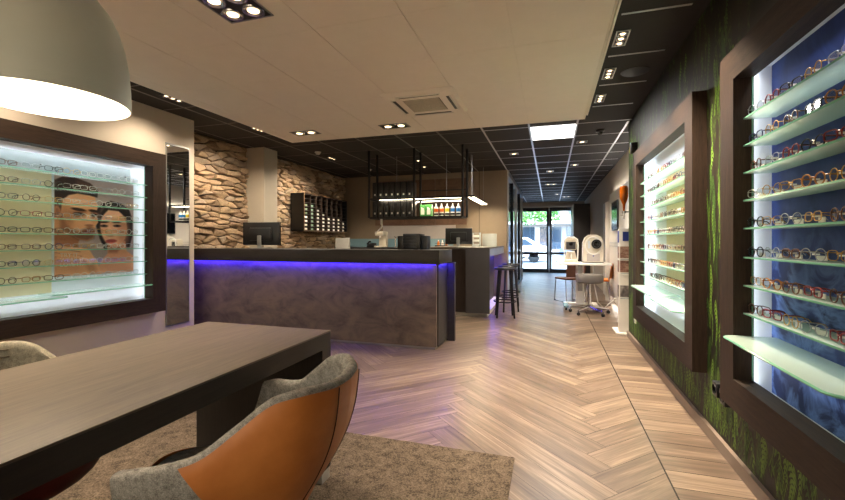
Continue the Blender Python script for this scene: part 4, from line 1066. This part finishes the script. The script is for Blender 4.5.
for k, (x, y, n_, w_) in enumerate(((.445, 6.55, 1, 'square one beside the light panel'), (-.586, 7.115, 1, 'left one over the stools'), (.443, 8.48, 1, 'right one over the instrument table'), (-.01, 9.12, 1, 'middle one in the corridor'), (.01, 11.2, 2, 'twin one deep in the corridor'), (.2, 13.6, 1, 'small one near the cabinet'), (.5, 14.5, 2, 'twin one nearest the entrance'))):
    spots(x, y, H0 - .004, n_, 1, .13, f'single ceiling spotlight in the corridor, {w_}' if n_ == 1 else f'corridor ceiling spotlight, {w_}', 24, K['alu'])
for k, (x, y, w_) in enumerate(((-3.55, 7.83, 'left of the hanging shelf posts'), (-2.38, 7.84, 'behind the middle of the hanging shelf'), (-2.30, 7.2, 'close above the middle hanger'))):
    spots(x, y, H0 - .004, 1, 1, .10, f'small round-lamp ceiling spotlight over the bar, {w_}', 7, K['black_metal'])
spots(-3.70, 1.95, H0 - .004, 1, 3, .075, 'added unseen triple spotlight for the left case, hidden above the dome lamp', 8, K['black_metal'], tilt=(0, R_(8), 0), spot=R_(140))  # unseen spotlight added to brighten the left case and its poster
# unseen spotlights added out of view to fill the near half of the shop
for k, (x, y) in enumerate(((-1.8, -.4), (-.5, -1.2), (-3.0, .6))):
    spots(x, y, ZW, 2, 2, .115, f'added four-lamp fill spotlight out of view, {ORD[k]} of them', 46, K['steel'])
lpn = T('light_panel', 'square luminous white panel set in the dark corridor ceiling', 'ceiling light', (.03, 5.88, H0 - .004))
P('diffuser', B(-.275, .275, -.335, .335, -.006, -.001), K['panel_light'], lpn); light('panel_light', 'AREA', lpn, (0, 0, -.015), 14, (1, .96, .9), .5, .6)
ac = T('air_conditioner', 'white cassette air conditioner in the lowered ceiling', 'air conditioner', (-1.205, 4.03, ZW))
hb = .36
m = MB(); m.prism([(-hb, -hb), (hb, -hb), (hb, hb), (-hb, hb)], -.004, 0); m.add([(-hb,-hb,-.004),(hb,-hb,-.004),(hb,hb,-.004),(-hb,hb,-.004),(-hb+.03,-hb+.03,-.026),(hb-.03,-hb+.03,-.026),(hb-.03,hb-.03,-.026),(-hb+.03,hb-.03,-.026)], [(0,4,5,1),(1,5,6,2),(2,6,7,3),(3,7,4,0),(4,7,6,5)])
P('panel', m, K['white_ceiling'], ac)
P('grille_recess', B(-.185, .185, -.185, .185, -.0275, -.0262), plain('grey_grille_recess', srgb(92, 84, 74), .8), ac)
for k in range(13): P('grille_slat', B(-.18, .18, -.18 + .029*k, -.18 + .029*k + .012, -.031, -.0272), K['cream'], ac)
for a in range(4):
    m = B(-.20, .20, .255, .285, -.028, -.0262); m.xf(Matrix.Rotation(a * pi/2, 4, 'Z')); P('air_slot', m, K['black_plastic'], ac)
    m = B(-.22, .22, .287, .30, -.034, -.0262); m.xf(Matrix.Rotation(a * pi/2, 4, 'Z')); P('louver', m, K['white_plastic'], ac)
M1('ceiling_speaker', MB().lathe([(0, -.006), (.10, -.006), (.112, -.004), (.115, 0)], 32), K['black_metal'], 'round dark ceiling speaker right of the aisle spotlights', 'speaker', (.70, 3.98, H0))
md = T('motion_sensor', 'black dome sensor on the dark ceiling right of the light panel', 'sensor', (.626, 5.945, H0))
P('base', MB().lathe([(.055, 0), (.055, -.02), (.04, -.03), (0, -.03)], 24), K['black_plastic'], md); P('dome', MB().ball((0, 0, -.03), .035), K['screen'], md)
sd = T('smoke_detector', 'small white smoke detector on the dark ceiling before the stone wall', 'smoke detector', (-3.67, 6.04, H0))
P('base', MB().lathe([(.05, 0), (.05, -.015), (.0, -.016)], 24), K['white_plastic'], sd); P('head', MB().lathe([(.035, -.015), (.032, -.04), (0, -.045)], 24), K['white_plastic'], sd)
# ------------------------------------------------------------------ right side, far
def socket_box(name, label, y, z, dark):
    t = T(name, label, 'socket', (.94, y, z)); mt = K['black_plastic'] if dark else K['socket']
    P('plate', RB(-.045 if dark else -.012, -.0005, -.038, .038, -.04, .04, r=.004), mt, t); P('insert', MB().lathe([(0, -.012), (.022, -.012), (.026, -.016), (.028, -.012)], 18, (-.033 if dark else 0, 0, 0), axis='x'), K['black_metal'] if dark else K['alu'], t)
socket_box('wall_socket', 'black wall socket under the blue case, left one of the pair', 2.76, .355, True)
socket_box('wall_socket', 'black wall socket under the blue case, right one of the pair', 2.65, .345, True)
socket_box('wall_socket', 'white wall socket under the white right-hand case', 5.30, .29, False)
ws = T('wall_sensor', 'small dark box with coloured lights above the white case corner', 'sensor', (.94, 5.24, 2.26))
P('housing', RB(-.07, -.001, -.05, .05, -.06, .06, r=.008), K['black_plastic'], ws); P('green_light', B(-.072, -.069, -.04, .0, .045, .058), plain('green_indicator', srgb(60, 160, 140), .4), ws); P('yellow_light', B(-.072, -.069, .02, .04, -.05, .02), plain('yellow_indicator', srgb(180, 170, 60), .4), ws)
st_ = T('brochure_stand', 'white brochure stand with blue sign at the end of the jungle wallpaper', 'stand', (.905, 5.90, 0))
P('column', RB(-.06, .055, -.05, .06, .025, 1.36, r=.004), K['white_paint'], st_); P('foot', RB(-.10, .08, -.09, .30, 0, .025, r=.006), K['white_paint'], st_)
P('blue_sign', B(-.0645, -.0595, -.045, .055, 1.18, 1.33), K['blue_sign'], st_); P('blue_sign', B(-.02, .05, -.0545, -.0495, 1.20, 1.32), K['blue_sign'], st_)
K['photo_a'] = rust('photo_print_a', [srgb(70, 58, 56), srgb(150, 110, 92), srgb(196, 170, 150), srgb(120, 60, 60)], 4)
K['photo_b'] = rust('photo_print_b', [srgb(40, 40, 44), srgb(120, 110, 106), srgb(190, 184, 178), srgb(66, 60, 60)], 4)
for k, (z, mt) in enumerate(((.98, 'photo_a'), (.80, 'photo_a'), (.48, 'photo_b'))):
    P('photo', B(-.0645, -.0595, -.045, .055, z, z + .15), K[mt], st_); P('photo', B(-.05, .05, -.0545, -.0495, z, z + .15), K[mt], st_)
    P('ledge', B(-.05, .05, -.085, -.0495, z - .02, z - .012), K['acrylic'], st_)
od = T('drink_dispenser', 'upturned amber bottle with a tap on a bracket beside the white case', 'dispenser', (.905, 5.88, 1.58))
P('bottle', MB().lathe([(.012, .0), (.016, .09), (.045, .16), (.052, .19), (.052, .30), (.04, .33), (0, .335)], 22), K['amber'], od)
P('tap', MB().lathe([(0, -.10), (.012, -.10), (.014, -.03), (.024, -.02), (.024, .005), (0, .006)], 14).cyl((0, 0, -.05), (-.04, -.03, -.05), .007, 8), K['chrome'], od)
P('bracket', MB().box(-.02, .075, -.02, .02, -.012, .0).box(.04, .075, -.125, .0, -.012, .0).box(.036, .10, -.13, -.12, -.05, .05), K['black_metal'], od)
wp = T('backlit_panel', 'long white backlit panel on the corridor wall behind the instrument table', 'wall panel', (1.15, 7.7, .1))
PW('board', B(1.125, 1.15, 6.45, 9.0, .14, 2.12), K['white_paint'], wp)
for z in (1.16, 1.10): PW('rail', B(1.115, 1.125, 6.45, 9.0, z, z + .012), K['alu'], wp)
PW('bracket', B(1.15, 1.2, 6.6, 8.9, .3, 1.9), K['white_paint'], wp)
LW('led_light', 'AREA', wp, (1.175, 7.7, 2.11), 3, (1, .95, .85), .03, 2.4, rot=(pi, 0, 0)); LW('led_light', 'AREA', wp, (1.175, 7.7, .15), 2.2, (1, .95, .85), .03, 2.4, rot=(0, 0, 0))
LW('led_light', 'AREA', wp, (1.16, 6.46, 1.2), 1.5, (1, .95, .85), .03, 1.8, rot=(pi/2, 0, 0))
tv = T('wall_screen', 'small dark screen mounted on the white backlit panel', 'screen', (1.10, 8.15, 1.39))
PW('bezel', RB(1.095, 1.125, 7.82, 8.5, 1.39, 1.92, r=.006), K['black_plastic'], tv); PW('glass', B(1.0935, 1.0955, 7.845, 8.475, 1.415, 1.895), K['screen'], tv)
jb = T('doorway_panel', 'white upright panel standing out from the corridor wall past the screen', 'panel', (1.13, 9.7, 0))
PW('board', RB(1.06, 1.2, 9.10, 9.16, 0, 1.98, r=.004), K['white_paint'], jb); PW('leaf', RB(1.15, 1.2, 9.16, 10.3, 0, 2.04, r=.004), K['white_paint'], jb); PW('plate', B(1.058, 1.061, 9.105, 9.155, 1.66, 1.76), K['blue_sign'], jb)
cbn = T('tall_cabinet', 'tall anthracite cabinet right of the glass entrance doors', 'cabinet', (.95, 15.0, 0))
PW('body', RB(.70, 1.19, 14.0, 15.9, .06, 2.38, r=.004), K['cabinet_dark'], cbn); PW('door', B(.71, 1.18, 13.985, 14.0, .07, 2.37), K['cabinet_dark'], cbn); PW('plinth', B(.72, 1.18, 14.02, 15.88, 0, .06), K['black_metal'], cbn)
PW('handle', B(.73, .742, 13.96, 13.985, 1.0, 1.3), K['steel'], cbn)
# instrument table
it = T('instrument_table', 'white lift table carrying the eye measuring instruments', 'table', (.55, 7.9, 0))
PW('tabletop', RB(.12, .98, 7.5, 8.1, .785, .825, r=.012), K['white_plastic'], it); PW('lift_column', RB(.44, .58, 8.0, 8.09, .08, .785, r=.006), K['white_plastic'], it); PW('inner_column', RB(.47, .55, 7.97, 8.0, .3, .785, r=.006), K['steel'], it)
PW('foot', RB(.22, .30, 7.6, 8.2, .045, .08, r=.012), K['splash_blue'], it); PW('foot', RB(.72, .80, 7.6, 8.2, .045, .08, r=.012), K['white_plastic'], it); PW('crossbar', RB(.22, .8, 8.0, 8.08, .05, .085, r=.01), K['white_plastic'], it)
for (x, y) in ((.26, 7.63), (.26, 8.17), (.76, 7.63), (.76, 8.17)): PW('castor', MB().lathe([(0,-.012),(.022,-.012),(.024,0),(.022,.012),(0,.012)], 14, (x, y, .024), 'x'), K['rubber'], it)
kr = T('autorefractor', 'white chin-rest eye instrument with dark window, left one on the lift table', 'instrument', (.345, 7.82, .825))
P('base', RB(-.11, .11, -.13, .13, 0, .05, r=.015), K['cream'], kr)
P('pedestal', MB().prism([(-.10, .05), (.10, .05), (.065, .20), (-.065, .20)], -.04, .08, 'y'), K['cream'], kr)
P('chin_rest', MB().rbox(-.05, .05, -.13, -.05, .17, .20, r=.012).cyl((0, -.09, .05), (0, -.09, .18), .014, 10), K['white_plastic'], kr)
P('head', RB(-.10, .10, -.03, .14, .21, .42, r=.035), K['cream'], kr); P('dark_window', RB(-.08, .08, -.037, -.028, .23, .36, r=.004), K['cabinet_dark'], kr)
P('lens', MB().lathe([(0,-.05),(.026,-.05),(.032,-.042),(.032,-.03)], 18, (0, 0, .325), 'y'), K['screen'], kr)
P('forehead_frame', MB().tube([(-.105,-.09,.05),(-.115,-.09,.30),(-.10,-.09,.40),(-.05,-.09,.435),(.05,-.09,.435),(.10,-.09,.40),(.115,-.09,.30),(.105,-.09,.05)], [.012,.013,.016,.018,.018,.016,.013,.012], 8), K['white_plastic'], kr)
fc = T('fundus_camera', 'large cream eye scanner with round black lens, right one on the lift table', 'instrument', (.70, 7.80, .832))
prof = [(-.165,0),(.165,0),(.168,.2),(.165,.36),(.13,.44),(.06,.475),(-.06,.475),(-.12,.43),(-.158,.34),(-.165,.2)]
P('housing', MB().prism(prof, -.10, .16, 'y'), K['cream'], fc, ang=40)
P('face_ring', MB().tube([(.005 + .128*cos(2*pi*k/36), -.105, .285 + .15*sin(2*pi*k/36)) for k in range(36)], .013, 8, True), K['white_plastic'], fc)
P('lens_barrel', MB().lathe([(.078,.02),(.082,-.06),(.075,-.075),(.055,-.075),(.05,-.05),(0,-.045)], 26, (.05, -.10, .315), 'y'), K['black_plastic'], fc)
P('lens_glass', MB().lathe([(0,-.058),(.03,-.054),(.048,-.046)], 20, (.05, -.10, .315), 'y'), K['screen'], fc)
P('side_screen', RB(-.085, -.045, -.108, -.098, .24, .37, r=.004), plain('pale_screen', srgb(206, 212, 220), .3), fc)
P('lower_panel', RB(-.10, .11, -.104, -.098, .02, .15, r=.003), K['niche_grey'], fc); P('badge', B(-.004, .016, -.1065, -.103, .10, .12), K['blue_sign'], fc)
P('rubber_base', RB(-.17, .17, -.11, .165, -.007, .006, r=.002), K['black_plastic'], fc)
# working stool on castors
ss = T('castor_stool', 'grey upholstered stool on a chrome five-star base before the instrument table', 'stool', (.615, 7.36, 0))
P('seat', MB().lathe([(0,.51),(.18,.51),(.21,.525),(.216,.56),(.216,.62),(.20,.65),(0,.66)], 30), plain('grey_upholstery', srgb(96, 90, 86), .7), ss)
P('gas_column', MB().cyl((0,0,.12), (0,0,.36), .026, 14).cyl((0,0,.36), (0,0,.515), .016, 12), K['chrome'], ss); P('lever', MB().tube([(0,0,.53),(-.12,-.03,.52),(-.16,-.04,.50)], .006, 6), K['black_metal'], ss); P('hub', MB().lathe([(0,.06),(.05,.06),(.05,.12),(.03,.14),(0,.14)], 18), K['chrome'], ss)
for k in range(5):
    a = .3 + 2*pi*k/5; ca, sa = cos(a), sin(a)
    lg = P('leg', MB().tube([(.03*ca,.03*sa,.11),(.15*ca,.15*sa,.095),(.315*ca,.315*sa,.075)], [.022,.019,.014], 8), K['chrome'], ss)
    m = MB(); m.lathe([(0,-.02),(.024,-.02),(.027,-.012),(.027,.012),(.024,.02),(0,.02)], 14, (0,0,.027), 'y'); m.cyl((0,0,.03),(0,0,.075),.008,8); m.xf(Matrix.Translation((.31*ca,.31*sa,0)) @ Matrix.Rotation(a + .7*k, 4, 'Z'))
    P('castor', m, K['rubber'], ss)
def wire_chair(name, label, loc, rz, mat):
    t = T(name, label, 'chair', loc, rz)
    P('seat', RB(-.21, .21, -.20, .20, .44, .475, r=.015), mat, t)
    m = MB(); m.grid(lambda u, v: (-.20 + .40*u, .20 + .03*v - .05*(1 - (2*u-1)**2)*-1*.6, .50 + .28*v), 10, 4); m.grid(lambda u, v: (-.20 + .40*u, .215 + .03*v - .05*(1 - (2*u-1)**2)*-1*.6, .50 + .28*v), 10, 4); P('backrest', m, mat, t)
    for sx in (-1, 1): P('leg', MB().tube([(.19*sx,.2,.52),(.19*sx,.17,.44),(.20*sx,.22,.01),(.20*sx,-.22,.01),(.19*sx,-.18,.44)], .011, 8), K['chrome'], t)
wire_chair('visitor_chair', 'brown leather visitor chair on chrome legs behind the lift table', (.36, 8.75, 0), R_(-150), K['brown_leather'])
wire_chair('visitor_chair', 'orange visitor chair on chrome legs behind the lift table by the panel', (.88, 8.62, 0), R_(-100), K['orange_seat'])
M1('cable', MB().tube([(.72, 7.95, .78),(.74, 7.98, .45),(.80, 7.9, .12),(.9, 7.9, .02),(1.0, 8.0, .10),(1.12, 8.1, .18)], .009, 6), K['white_plastic'], 'white cable hanging from the lift table to the panel', 'cable')

# ------------------------------------------------------------------ daylight, camera, view
wd = bpy.data.worlds.new('world'); SC.world = wd; wd.use_nodes = True
nt = wd.node_tree; nt.nodes.clear(); ow = nt.nodes.new('ShaderNodeOutputWorld'); bg = nt.nodes.new('ShaderNodeBackground'); sk = nt.nodes.new('ShaderNodeTexSky')
sk.sky_type = 'HOSEK_WILKIE'; sk.turbidity = 4; sk.sun_direction = Vector((.3, -.5, .8)).normalized(); bg.inputs[1].default_value = 30
nt.links.new(sk.outputs[0], bg.inputs[0]); nt.links.new(bg.outputs[0], ow.inputs[0])
sun = bpy.data.lights.new('sun', 'SUN'); sun.energy = 12; sun.angle = .02; so = link('sun', sun); so.rotation_euler = (R_(38), R_(18), 0)
cam = bpy.data.cameras.new('camera'); cam.sensor_width = 36; cam.lens = f_px / 845 * 36; cam.shift_y = -9 / 845; cam.clip_start = .02; cam.clip_end = 200
co = link('camera', cam, None, (0, 0, 1.2)); co.rotation_euler = (pi/2, 0, PSI); SC.camera = co
SC.view_settings.view_transform = 'Standard'; SC.view_settings.look = 'None'; SC.view_settings.gamma = 1; SC.view_settings.exposure = 1.58; SC.view_settings.use_curve_mapping = False
SC.cycles.use_denoising = True; SC.cycles.sample_clamp_indirect = 4; SC.cycles.max_bounces = 8; SC.cycles.transparent_max_bounces = 24; SC.cycles.caustics_reflective = False; SC.cycles.caustics_refractive = False
